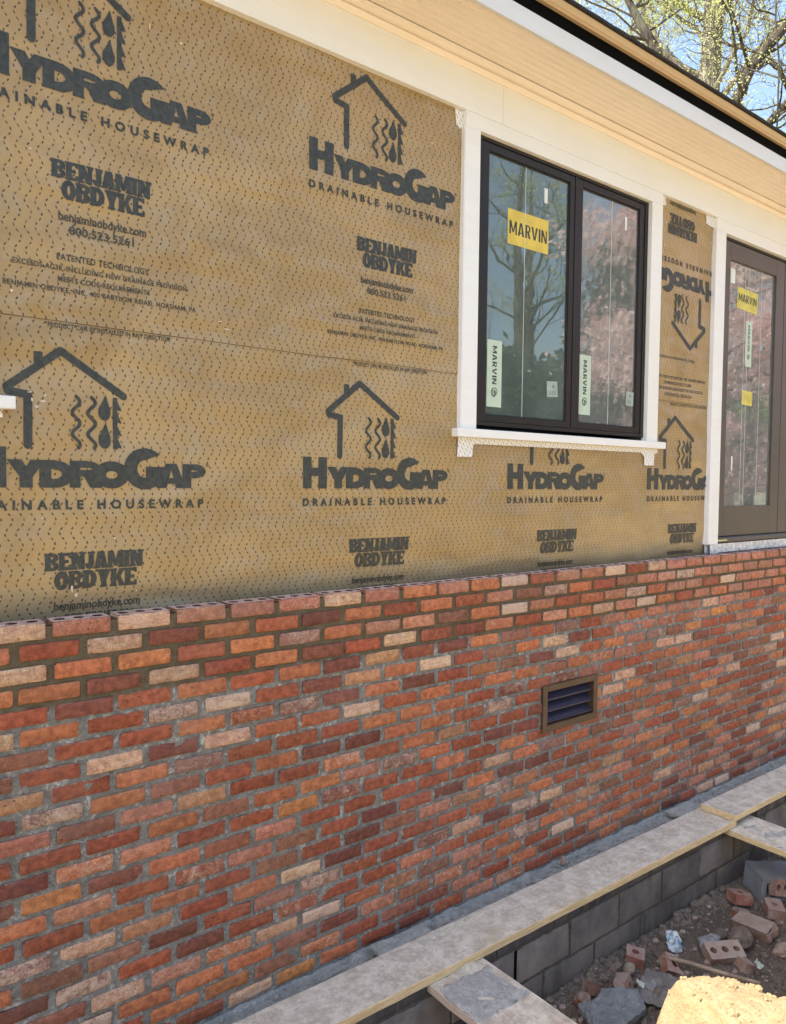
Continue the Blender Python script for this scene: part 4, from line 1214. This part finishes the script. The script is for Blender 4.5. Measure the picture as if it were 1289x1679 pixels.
# ------------------------------------------------------------------ loose bricks and rubble
def loose_brick(name, L, W, H, holes, mat, loc, rot, label, cat='brick', broken=0.0, seed=1, group=None, hr=.0175):
    m = MB(); NR = 14; cells = max(1, holes)
    def rough(p):
        x, y, z = p; k = max(0, (x/L+.5)-.72)/.28 if broken else 0
        j = Vector((fnoise(x+seed, y, z, 30), fnoise(x, y+seed, z, 30), fnoise(x, y, z+seed, 30)))*.0022
        x2 = x-k*broken*(abs(fnoise(seed, y, z, 16))*1.5+.25*(y/W+.5))
        return (x2+j.x, y+j.y, z+j.z)
    xs_ = [-L/2+L*k/cells for k in range(cells+1)]; ya, yb = -W/2, W/2
    rings = {}
    for zt, sgn in ((H/2, 1), (-H/2, -1)):
        for k in range(cells):
            a, c = xs_[k], xs_[k+1]; cx = (a+c)/2; ring, outer = [], []
            for q in range(NR):
                th = 2*math.pi*(q+.5)/NR; dx, dy = math.cos(th), math.sin(th)
                s2 = min(((c-a)/2)/max(abs(dx), 1e-6), ((yb-ya)/2)/max(abs(dy), 1e-6))
                outer.append((cx+dx*s2, dy*s2, zt)); ring.append((cx+dx*hr, dy*hr, zt))
            for qx, qy in ((a, ya), (a, yb), (c, ya), (c, yb)):
                kk = min(range(NR), key=lambda i_: (outer[i_][0]-qx)**2+(outer[i_][1]-qy)**2); outer[kk] = (qx, qy, zt)
            fs = [(q, (q+1) % NR, NR+(q+1) % NR, NR+q) for q in range(NR)]
            if not holes: fs.append(tuple(NR+q for q in range(NR)))
            if sgn > 0: fs = [f[::-1] for f in fs]
            m.add([rough(p) for p in outer+ring], fs, 0, False)
            if holes and sgn > 0:
                bot = [(p[0], p[1], -H/2) for p in ring]
                m.add([rough(p) for p in ring]+[rough(p) for p in bot], [(q, (q+1) % NR, NR+(q+1) % NR, NR+q) for q in range(NR)], 0, True)
    nx, ny, nz = 10, 5, 4
    def face(fn, na, nb):
        g = [rough(fn(i/na, j/nb)) for i in range(na+1) for j in range(nb+1)]
        m.add(g, [(i*(nb+1)+j, (i+1)*(nb+1)+j, (i+1)*(nb+1)+j+1, i*(nb+1)+j+1) for i in range(na) for j in range(nb)], 0, False)
    face(lambda u, v: (-L/2+u*L, ya, -H/2+v*H), nx, nz); face(lambda u, v: (L/2-u*L, yb, -H/2+v*H), nx, nz)
    face(lambda u, v: (-L/2, yb-u*W, -H/2+v*H), ny, nz); face(lambda u, v: (L/2, ya+u*W, -H/2+v*H), ny, nz)
    o = m.build(name, mat); o.location = (loc[0], loc[1], loc[2]-.012); o.rotation_euler = rot
    tag(o, label, cat, group); return o
GZ = lambda x, y: ground_h(x, y)
def lump(name, loc, r_, sq, mat, label, cat, seed=1, sub=3, rot=(0, 0, 0), group=None, hard=0):
    import bmesh
    m = MB(); bm = bmesh.new(); bmesh.ops.create_icosphere(bm, subdivisions=sub, radius=1); vs = []
    for v in bm.verts:
        d = v.co.normalized()
        k = 1+.22*noise.noise(d*1.3+Vector((seed, 0, 0)))+.12*noise.noise(d*3+Vector((0, seed, 0)))+(.07*noise.noise(d*8+Vector((0, 0, seed))) if hard else 0)
        vs.append((d.x*k*r_*sq[0], d.y*k*r_*sq[1], d.z*k*r_*sq[2]))
    m.add(vs, [tuple(v.index for v in f.verts) for f in bm.faces], 0, not hard); bm.free()
    o = m.build(name, mat); o.location = loc; o.rotation_euler = rot; tag(o, label, cat, group); return o
GB = 'broken bricks in the trench'
loose_brick('brick', .095, .090, .060, 1, CLAY_R, (3.385, -.535, -2.408), (R(8), R(-6), R(32)), 'red half brick with one hole on top, nearest the block wall', broken=.01, seed=2, group=GB, hr=.017)
loose_brick('brick', .110, .092, .060, 1, CLAY_P, (3.135, -.645, -2.405), (R(72), R(4), R(22)), 'dusty pink half brick lying on its side with a dark hole facing out', broken=.02, seed=5, group=GB, hr=.018)
loose_brick('brick', .100, .092, .058, 1, CLAY_R, (3.475, -.690, -2.415), (R(32), R(22), R(-32)), 'broken red brick corner under the thin stick', broken=.06, seed=9, group=GB, hr=.017)
loose_brick('brick', .192, .092, .058, 3, CLAY_P, (3.775, -.800, -2.405), (R(26), R(0), R(-30)), 'dusty whole brick with three holes just beyond the stick', broken=0, seed=12, group=GB, hr=.017)
loose_brick('brick', .115, .090, .058, 1, CLAY_R, (4.330, -.600, -2.385), (R(-6), R(8), R(-28)), 'reddish brick piece propped left of the grey concrete block', broken=.02, seed=15, group=GB)
loose_brick('brick', .110, .085, .050, 0, CLAY_D, (4.262, -.640, -2.445), (R(10), R(8), R(15)), 'dark brick lump beneath the propped brick piece', broken=.04, seed=17, group=GB)
loose_brick('brick', .215, .105, .058, 0, CLAY_B, (4.130, -.790, -2.400), (R(12), R(-6), R(-94)), 'long brown paver brick with no holes lying flat', broken=.015, seed=19, group=GB)
loose_brick('brick', .100, .090, .058, 2, CLAY_P, (4.545, -.725, -2.345), (R(70), R(10), R(-25)), 'pale brick with two holes leaning in the mouth of the grey block', broken=.01, seed=23, group=GB, hr=.016)
loose_brick('brick', .120, .092, .060, 1, CLAY_P, (4.400, -.765, -2.405), (R(4), R(-5), R(40)), 'dusty brick with one hole standing in front of the grey concrete block', broken=.01, seed=27, group=GB, hr=.017)
loose_brick('brick', .105, .055, .050, 0, CLAY_P, (3.800, -.890, -2.425), (R(20), R(0), R(65)), 'small narrow brick fragment right of the three hole brick', broken=.03, seed=31, group=GB)
loose_brick('brick', .095, .070, .055, 0, CLAY_D, (3.010, -.540, -2.415), (R(25), R(20), R(80)), 'brown brick chunk by the block wall left of the stone', broken=.05, seed=33, group=GB)
loose_brick('brick', .09, .07, .05, 0, CLAY_R, (3.02, -.90, -2.43), (R(15), R(30), R(40)), 'red brick corner at the bottom edge beside the sunlit mound', broken=.05, seed=35, group=GB)
lump('stone', (3.275, -.578, -2.418), .036, (1.05, .8, .75), STONE, 'smooth oval tan stone between two half bricks', 'stone', 4, rot=(0, 0, R(20)))
lump('clod', (2.895, -.585, -2.415), .042, (1, .9, .9), CLAY_D, 'dark reddish brown clod of earth near the wide board', 'clod', 6, hard=1)
lump('clod', (3.925, -.700, -2.425), .040, (1.15, .8, .75), CLOD, 'small brown clod above the cement flake', 'clod', 8, hard=1)
lump('clod', (3.945, -.800, -2.400), .068, (1.1, .85, .85), CLOD, 'large rough grey brown clod beside the long paver', 'clod', 10, hard=1)
lump('clod', (4.06, -.97, -2.43), .055, (1.3, .8, .6), CLAY_B, 'flat brown clod right of the small brick fragment', 'clod', 14, hard=1)
lump('pebble', (3.283, -.150, -2.045), .022, (.8, .8, 1.25), CLAY_P, 'pink brick chip standing on the mortar ledge', 'stone', 12, hard=1)
# more clods, each its own
rg = random.Random(21)
# cement slabs
def slab(name, pts, zc, th, mat, label, seed, cat='cement slab', crinkle=.004):
    m = MB(); cx = sum(p[0] for p in pts)/len(pts); cyy = sum(p[1] for p in pts)/len(pts); N_r = 7
    ring = []
    for i in range(len(pts)):
        a, b = pts[i], pts[(i+1) % len(pts)]
        for k in range(7):
            u = k/7; x = a[0]+(b[0]-a[0])*u; y = a[1]+(b[1]-a[1])*u
            j = .006*fnoise(x, y, seed, 25); ring.append((x+j, y+.006*fnoise(y, x, seed, 25)))
    n = len(ring); vs = []
    for r_ in range(N_r+1):
        f = r_/N_r
        for (x, y) in ring:
            X, Y = cx+(x-cx)*f-cx, cyy+(y-cyy)*f-cyy
            vs.append((X, Y, crinkle*1.8*fnoise(X, Y, seed, 12)+crinkle*fnoise(X, Y, seed, 40)-(th*.3 if r_ == N_r else 0)))
    fs = [(r_*n+k, r_*n+(k+1) % n, (r_+1)*n+(k+1) % n, (r_+1)*n+k)[::-1] for r_ in range(N_r) for k in range(n)]
    fs += [(N_r*n+k, N_r*n+(k+1) % n, (N_r+1)*n+(k+1) % n, (N_r+1)*n+k)[::-1] for k in range(n)]
    vs += [(v[0]*.97, v[1]*.97, v[2]-th) for v in vs[N_r*n:]]
    fs.append(tuple((N_r+1)*n+k for k in range(n))[::-1])
    m.add(vs, fs, 0, False)
    o = m.build(name, mat); o.location = (cx, cyy, zc); tag(o, label, cat); return o
slab('cement_slab', [(2.84, -.60), (2.93, -.63), (3.02, -.60), (3.16, -.70), (3.08, -.80), (2.86, -.82), (2.76, -.76)], -2.395, .03, mat_cement('bluish cement bag lump', (.24, .27, .29), (.36, .40, .42), (.46, .50, .52), .012, 22), 'large crumpled bluish grey cement slab at the foot of the trench', 2, crinkle=.013)
slab('cement_slab', [(3.73, -.70), (3.80, -.745), (3.90, -.72), (3.895, -.665), (3.80, -.645)], -2.415, .015, CEM, 'small pale flat cement flake behind the three hole brick', 5)
s1 = slab('cement_slab', [(1.992, -.130), (2.285, -.142), (2.290, -.212), (1.975, -.226)], -2.031, .022, LEDGE, 'near grey mortar covered scrap slab on the ledge by the brickwork', 8, crinkle=.005)
s2 = slab('cement_slab', [(4.284, -.140), (4.573, -.142), (4.555, -.236), (4.275, -.240)], -2.031, .020, LEDGE, 'far grey mortar covered scrap slab on the ledge by the plank joint', 11, crinkle=.006)
# concrete block with open cores
cb = empty('concrete_block', (4.62, -.70, -2.36)); tag(cb, 'loose grey hollow concrete block lying on its side in the trench', 'concrete block')
m = MB(); L, W, H = .39, .19, .150; t_ = .032
m.box(-L/2, L/2, -W/2, W/2, H/2-t_, H/2); m.box(-L/2, L/2, -W/2, W/2, -H/2, -H/2+t_)
for a in (-L/2, -t_/2, L/2-t_): m.box(a, a+t_, -W/2, W/2, -H/2+t_, H/2-t_)
ccs = [(1.25, 1.28, 1.32, 1)]*len(m.v); m.attr = {'Col': ('FLOAT_COLOR', ccs)}
o = m.build('block_body', BLOCKN, cb, bevel=.003)
cb.rotation_euler = (R(4), R(3), R(-33)); cb.location = (4.675, -.69, -2.378)
# stick
m = MB(); pts = [(3.448, -.648, -2.385), (3.50, -.77, -2.380), (3.555, -.91, -2.380), (3.618, -1.065, -2.376)]
m.tube(pts, [.010, .011, .0105, .009], 7); o = m.build('stick', mat_simple('weathered stick', (.27, .21, .16), .9, .3, 20, .6, .003)); tag(o, 'long thin weathered wooden stick lying across the broken bricks', 'stick')
# plastic wrapper, crumpled
def crumple(name, loc, sx, sy, mat, label, seed, rot, amp=.3):
    m = MB(); n = 9
    for i in range(n+1):
        for j in range(n+1):
            u, v = i/n-.5, j/n-.5
            m.v.append((u*sx, v*sy, amp*min(sx, sy)*(fnoise(u, v, seed, 3)+.5*fnoise(u, v, seed+3, 8))))
    for i in range(n):
        for j in range(n): m.f.append((i*(n+1)+j, (i+1)*(n+1)+j, (i+1)*(n+1)+j+1, i*(n+1)+j+1)); m.m.append(0); m.sm.append(False)
    o = m.build(name, mat); md = o.modifiers.new('t', 'SOLIDIFY'); md.thickness = .0008
    o.location = loc; o.rotation_euler = rot; tag(o, label, 'litter'); return o
t = NT('printed plastic'); k = t.ramp(t.noise(40, 3), .5, .56); t.bsdf(t.mix(k, (.42, .48, .52), (.13, .27, .38)), .3, None); PLA = t.m
crumple('plastic_wrapper', (3.625, -.605, -2.395), .075, .10, PLA, 'crumpled white and blue plastic wrapper beside the stick', 3, (R(50), R(10), R(-20)), .35)
crumple('paper_scrap', (3.185, -.700, -2.390), .05, .04, TAGM, 'small grey white paper scrap against the dusty half brick', 6, (R(25), R(10), R(30)), .2)
crumple('paper_scrap', (3.77, -.985, -2.380), .04, .04, TAGM, 'small white paper scrap at the far end of the stick', 9, (R(30), R(0), R(0)), .4)
t = NT('clear plastic sheet'); t.bsdf((.16, .155, .15), .15, t.noise(30, 4), .7, .01, .8); CLR = t.m
crumple('plastic_sheet', (3.27, -.76, -2.425), .26, .20, CLR, 'clear crinkled plastic sheet lying between the mound and the half brick', 13, (0, 0, R(20)), .10)

# ------------------------------------------------------------------ trees
def tree(name, base, path, radii, label, bark, leafm, seed, n_limb=14, spread=4.0, levels=3, leaves=3000, leaf=.05, extra=None, z_from=.35, density=5, category='tree', group=None, leaf_r=.25, twig=.012, upw=.5):
    rg = random.Random(seed); root = empty(name, base); tag(root, label, category, group)
    B = Vector(base); mt = MB(); mc = MB(); tips = []
    def curve(p, d, L, r0, r1, n=6, wob=.22, up=0.06):
        pts = [p.copy()]; dd = d.normalized(); rr = [r0]
        for k in range(n):
            dd = (dd+Vector((rg.gauss(0, wob), rg.gauss(0, wob), rg.gauss(0, wob)+up))).normalized()
            pts.append(pts[-1]+dd*L/n); rr.append(r0+(r1-r0)*(k+1)/n)
        return pts, rr, dd
    def grow(p, d, L, r, lev):
        n = 6 if lev > 1 else 4
        pts, rr, dd = curve(p, d, L, r, r*.35, n, .20 if lev > 1 else .26)
        (mt if lev >= levels-1 else mc).tube(pts, rr, 6 if lev > 1 else (4 if lev == 1 else 3), 0, True, cap=False)
        if lev == 0:
            tips.extend(pts[1:]); return
        k = density if lev > 1 else density+1
        for q in range(k):
            u = rg.uniform(.25, 1.0); i = min(n-1, int(u*n)); pp = pts[i].lerp(pts[i+1], u*n-i)
            ax = (pts[i+1]-pts[i]).normalized()
            sd = Vector((rg.gauss(0, 1), rg.gauss(0, 1), rg.gauss(0, 1)+.3)); sd = (sd-ax*sd.dot(ax)).normalized()
            nd = (ax*.75+sd*.85).normalized()
            grow(pp, nd, L*rg.uniform(.38, .62), max(twig*.4, r*(1-u*.6)*.42), lev-1)
    P_ = [Vector(p) for p in path]
    mt.tube([p-B for p in P_], radii, 14 if radii[0] > .12 else 9)
    def at(u):
        u = u*(len(P_)-1); i = min(len(P_)-2, int(u)); return P_[i].lerp(P_[i+1], u-i)-B, radii[i]+(radii[i+1]-radii[i])*(u-i)
    for k in range(n_limb):
        u = z_from+(1-z_from)*(k+rg.random())/n_limb
        p, r = at(min(u, .999)); a = rg.uniform(0, 6.28)
        d = Vector((math.cos(a), math.sin(a), upw+.5*rg.random()))
        grow(p, d, spread*rg.uniform(.6, 1.1)*(1.15-.5*u), r*rg.uniform(.25, .45), levels-1)
    for (pp, rr) in (extra or []):
        Q = [Vector(q)-B for q in pp]; mt.tube(Q, rr, 9)
        for k in range(max(3, int(len(Q)*1.6))):
            i = rg.randrange(len(Q)-1); p = Q[i].lerp(Q[i+1], rg.random())
            d = Vector((rg.gauss(0, 1), rg.gauss(0, 1), rg.gauss(.5, .8)))
            grow(p, d, spread*rg.uniform(.25, .55), max(rr[i]*.28, twig), levels-2)
    rel_t = mt.build('trunk', bark, root)
    if tips and leaves:
        for k in range(leaves):
            p = rg.choice(tips)+Vector((rg.gauss(0, leaf_r), rg.gauss(0, leaf_r), rg.gauss(0, leaf_r)))*.5
            s = leaf*rg.uniform(.5, 1.3)
            a = Vector((rg.gauss(0, 1), rg.gauss(0, 1), rg.gauss(0, 1))).normalized(); b = a.cross(Vector((rg.gauss(0, 1), rg.gauss(0, 1), rg.gauss(0, 1)))).normalized()
            mc.add([p-a*s, p+b*s*.5, p+a*s, p-b*s*.5], [(0, 1, 2, 3)], 1)
    mc.build('crown', [bark, leafm], root)
    return root
BARK1 = mat_bark('pale ridged bark', (.085, .075, .06), (.32, .295, .245))
BARK2 = mat_bark('dark bark', (.032, .027, .022), (.13, .112, .09))
BUD = mat_leaf('spring bud leaves', (.46, .54, .15), (.66, .71, .34), .5)
GT = 'bare spring trees behind the house'
tree('tree', (17.2, 7.5, -1.75), [(17.2, 7.5, -1.8), (17.25, 7.4, 4), (17.33, 7.25, 8), (17.36, 7.2, 9.3), (17.40, 7.12, 11.5), (17.5, 7.0, 16)], [.42, .34, .275, .245, .22, .10],
     'tall straight pale barked tree rising behind the roof, the thickest trunk', BARK1, BUD, 4, 16, 4.5, 4, 9000, .024, z_from=.42, density=5, group=GT)
tree('tree', (13.6, 5.6, -1.75), [(13.6, 5.6, -1.8), (13.6, 5.7, 4), (13.5, 5.9, 7.6), (13.38, 6.03, 8.37), (13.2, 6.3, 8.95), (13.05, 6.5, 9.45), (12.7, 6.9, 11)], [.2, .16, .11, .095, .08, .06, .02],
     'leaning dark limbed tree at left of the patch of sky', BARK2, BUD, 9, 12, 3.2, 4, 14000, .030, z_from=.5, density=4, group=GT)
tree('tree', (11.3, 4.3, -1.75), [(11.3, 4.3, -1.8), (11.35, 3.9, 3), (11.42, 3.55, 5.3), (11.47, 3.37, 5.83), (11.56, 3.2, 6.28), (11.76, 2.79, 6.8), (12.2, 2.2, 8.2), (12.6, 1.8, 10)], [.13, .12, .085, .080, .078, .072, .05, .02],
     'forked tree at the right with a thick limb slanting up to the right', BARK2, BUD, 15, 12, 2.6, 4, 9000, .018,
     extra=[([(11.58, 3.12, 6.25), (11.64, 3.0, 6.33), (11.72, 2.87, 6.2), (11.80, 2.74, 5.85)], [.03, .034, .036, .038]),
            ([(11.62, 3.05, 5.15), (11.66, 3.0, 5.36), (11.77, 2.76, 5.65), (12.0, 2.4, 5.9)], [.07, .062, .055, .05]),
            ([(9.9, 2.05, 6.3), (9.90, 2.05, 5.82), (9.93, 2.0, 5.3), (9.92, 2.0, 4.3)], [.012, .012, .011, .010])], z_from=.4, density=4, group=GT)
for i, (x, y, h, s, lb) in enumerate(((22, 12, 15, 31, 'slender bare tree far behind the thick trunk'), (19, 4.5, 13, 37, 'slender budding tree to the right of the thick trunk'), (17, 13, 14, 41, 'slender bare tree farthest left behind the roof'),
        (26, 9, 17, 43, 'distant bare tree between the trunk and the forked tree'), (15, 3.0, 11, 47, 'young budding tree at the right edge of the sky'))):
    tree('tree', (x, y, -1.75), [(x, y, -1.8), (x+.2, y, h*.4), (x-.1, y+.3, h*.75), (x+.2, y+.2, h)], [.16, .12, .07, .02], lb, BARK2 if i % 2 else BARK1, BUD, s, 13, 3.6, 4, 6500, .026, z_from=.3, density=5, group=GT)

# trees and a house across the yard, mirrored in the glass
EVER = mat_leaf('evergreen needles', (.022, .05, .022), (.05, .09, .038), .15)
PINKL = mat_leaf('pink blossom', (.78, .50, .48), (.88, .72, .68), .35, .7)
GREENL = mat_leaf('fresh green leaves', (.14, .22, .05), (.26, .36, .10), .4)
GY = 'trees across the yard'
def bushy(name, base, h, r, label, leafm, seed, n=9000, leaf=.12, cone=False, z0=.1, bark=BARK2):
    rg = random.Random(seed); root = empty(name, base); tag(root, label, 'tree', GY)
    mt = MB(); mt.tube([(0, 0, -.1), (.05, 0, h*.4), (0, .05, h*.95)], [.22, .15, .03], 9)
    cl = []
    for k in range(46):
        u = rg.random(); z = h*(z0+(1-z0)*u); rr = r*((1-u)**.8 if cone else math.sin(math.pi*(.15+.8*u))**.7)
        a = rg.uniform(0, 6.28); q = rr*rg.uniform(.35, 1.0)
        c = Vector((q*math.cos(a), q*math.sin(a), z)); cl.append((c, r*rg.uniform(.16, .34)))
        mt.tube([(0, 0, z*.85), (c.x*.5, c.y*.5, z*.93), tuple(c)], [.05, .035, .012], 5, cap=False)
    mt.build('trunk', bark, root)
    mc = MB()
    for k in range(n):
        c, s = rg.choice(cl); d = Vector((rg.gauss(0, 1), rg.gauss(0, 1), rg.gauss(0, .55))); p = c+d*s*.55
        a = Vector((rg.gauss(0, 1), rg.gauss(0, 1), rg.gauss(0, .6))).normalized(); b = a.cross(Vector((rg.gauss(0, 1), rg.gauss(0, 1), rg.gauss(0, 1)))).normalized(); e = leaf*rg.uniform(.5, 1.3)
        mc.add([p-a*e, p+b*e*.5, p+a*e, p-b*e*.5], [(0, 1, 2, 3)], 0)
    mc.build('crown', leafm, root); return root
bushy('tree', (19.3, -8.5, -1.75), 11.5, 4.1, 'pink blossoming tree across the yard mirrored in the door glass', PINKL, 3, 36000, .085, z0=.22)
bushy('tree', (28.5, -11.5, -1.75), 8.0, 3.8, 'second pink blossoming tree, farther off', PINKL, 5, 16000, .10, z0=.2)
bushy('tree', (17.0, -13.6, -1.75), 5.6, 2.7, 'dark evergreen across the yard, nearest of the evergreens', EVER, 7, 14000, .16, True, .03)
bushy('tree', (24.0, -13.8, -1.75), 10.5, 3.6, 'tall dark evergreen behind the blossoming tree', EVER, 12, 16000, .16, True, .03)
bushy('tree', (21.3, -15.5, -1.75), 5.8, 3.0, 'dark evergreen farthest back across the yard', EVER, 8, 14000, .16, True, .03)
bushy('tree', (11.0, -15.5, -1.75), 5.0, 2.8, 'short dark evergreen farthest left across the yard', EVER, 9, 12000, .16, True, .03)
bushy('tree', (37.0, -14.0, -1.75), 7.0, 3.6, 'green leafed tree beside the neighbouring house', GREENL, 10, 9000, .16, z0=.2)
tree('tree', (24.0, -19.0, -1.75), [(24, -19, -1.8), (24.1, -19, 5), (23.9, -19.2, 10), (24.1, -19, 15)], [.32, .26, .16, .03], 'tall bare tree across the yard behind the evergreens', BARK2, BUD, 51, 14, 5, 4, 3000, .06, z_from=.3, density=4, group=GY)
tree('tree', (28.0, -22.0, -1.75), [(28.0, -22, -1.8), (27.9, -22, 5), (28.1, -22.2, 10), (27.9, -22, 16)], [.34, .28, .16, .03], 'tall bare tree across the yard behind the second pink tree', BARK2, BUD, 53, 14, 5, 4, 3000, .06, z_from=.3, density=4, group=GY)
# neighbouring house
nh = empty('house', (34, -20, -1.75)); tag(nh, 'pale yellow neighbouring house across the yard', 'house')
NW = mat_paint('pale yellow siding', (.66, .62, .38)); NR_ = mat_simple('grey roof', (.09, .09, .10), .9)
m = MB(); m.box(-4, 4, -3, 3, 0, 6.2); m.build('wall', NW, nh)
m = MB(); m.add([(-4.4, -3.4, 6.1), (4.4, -3.4, 6.1), (4.4, 3.4, 6.1), (-4.4, 3.4, 6.1), (-4.4, 0, 8.0), (4.4, 0, 8.0)], [(0, 1, 5, 4), (2, 3, 4, 5), (0, 4, 3), (1, 2, 5), (3, 2, 1, 0)]); m.build('roof', NR_, nh)
for zf in (0, 2.7):
    for xx in (-2.8, -.9, 1.4, 3.0):
        m = MB(); m.box(xx-.45, xx+.45, 2.98, 3.05, 1.2+zf, 2.7+zf); f = m.build('window', TRIM, nh)
        m = MB(); m.box(xx-.37, xx+.37, 3.052, 3.06, 1.28+zf, 2.62+zf); g = m.build('pane', BRONZE, f)
    for yy_ in (-1.4, 1.2):
        m = MB(); m.box(-4.05, -3.98, yy_-.45, yy_+.45, 1.2+zf, 2.7+zf); f = m.build('window', TRIM, nh)
        m = MB(); m.box(-4.06, -4.052, yy_-.37, yy_+.37, 1.28+zf, 2.62+zf); g = m.build('pane', BRONZE, f)

# ------------------------------------------------------------------ lift the whole place so the trench floor is z = 0
for o in list(sc.objects):
    if o.parent is None and o is not cam: o.location.z += LIFT
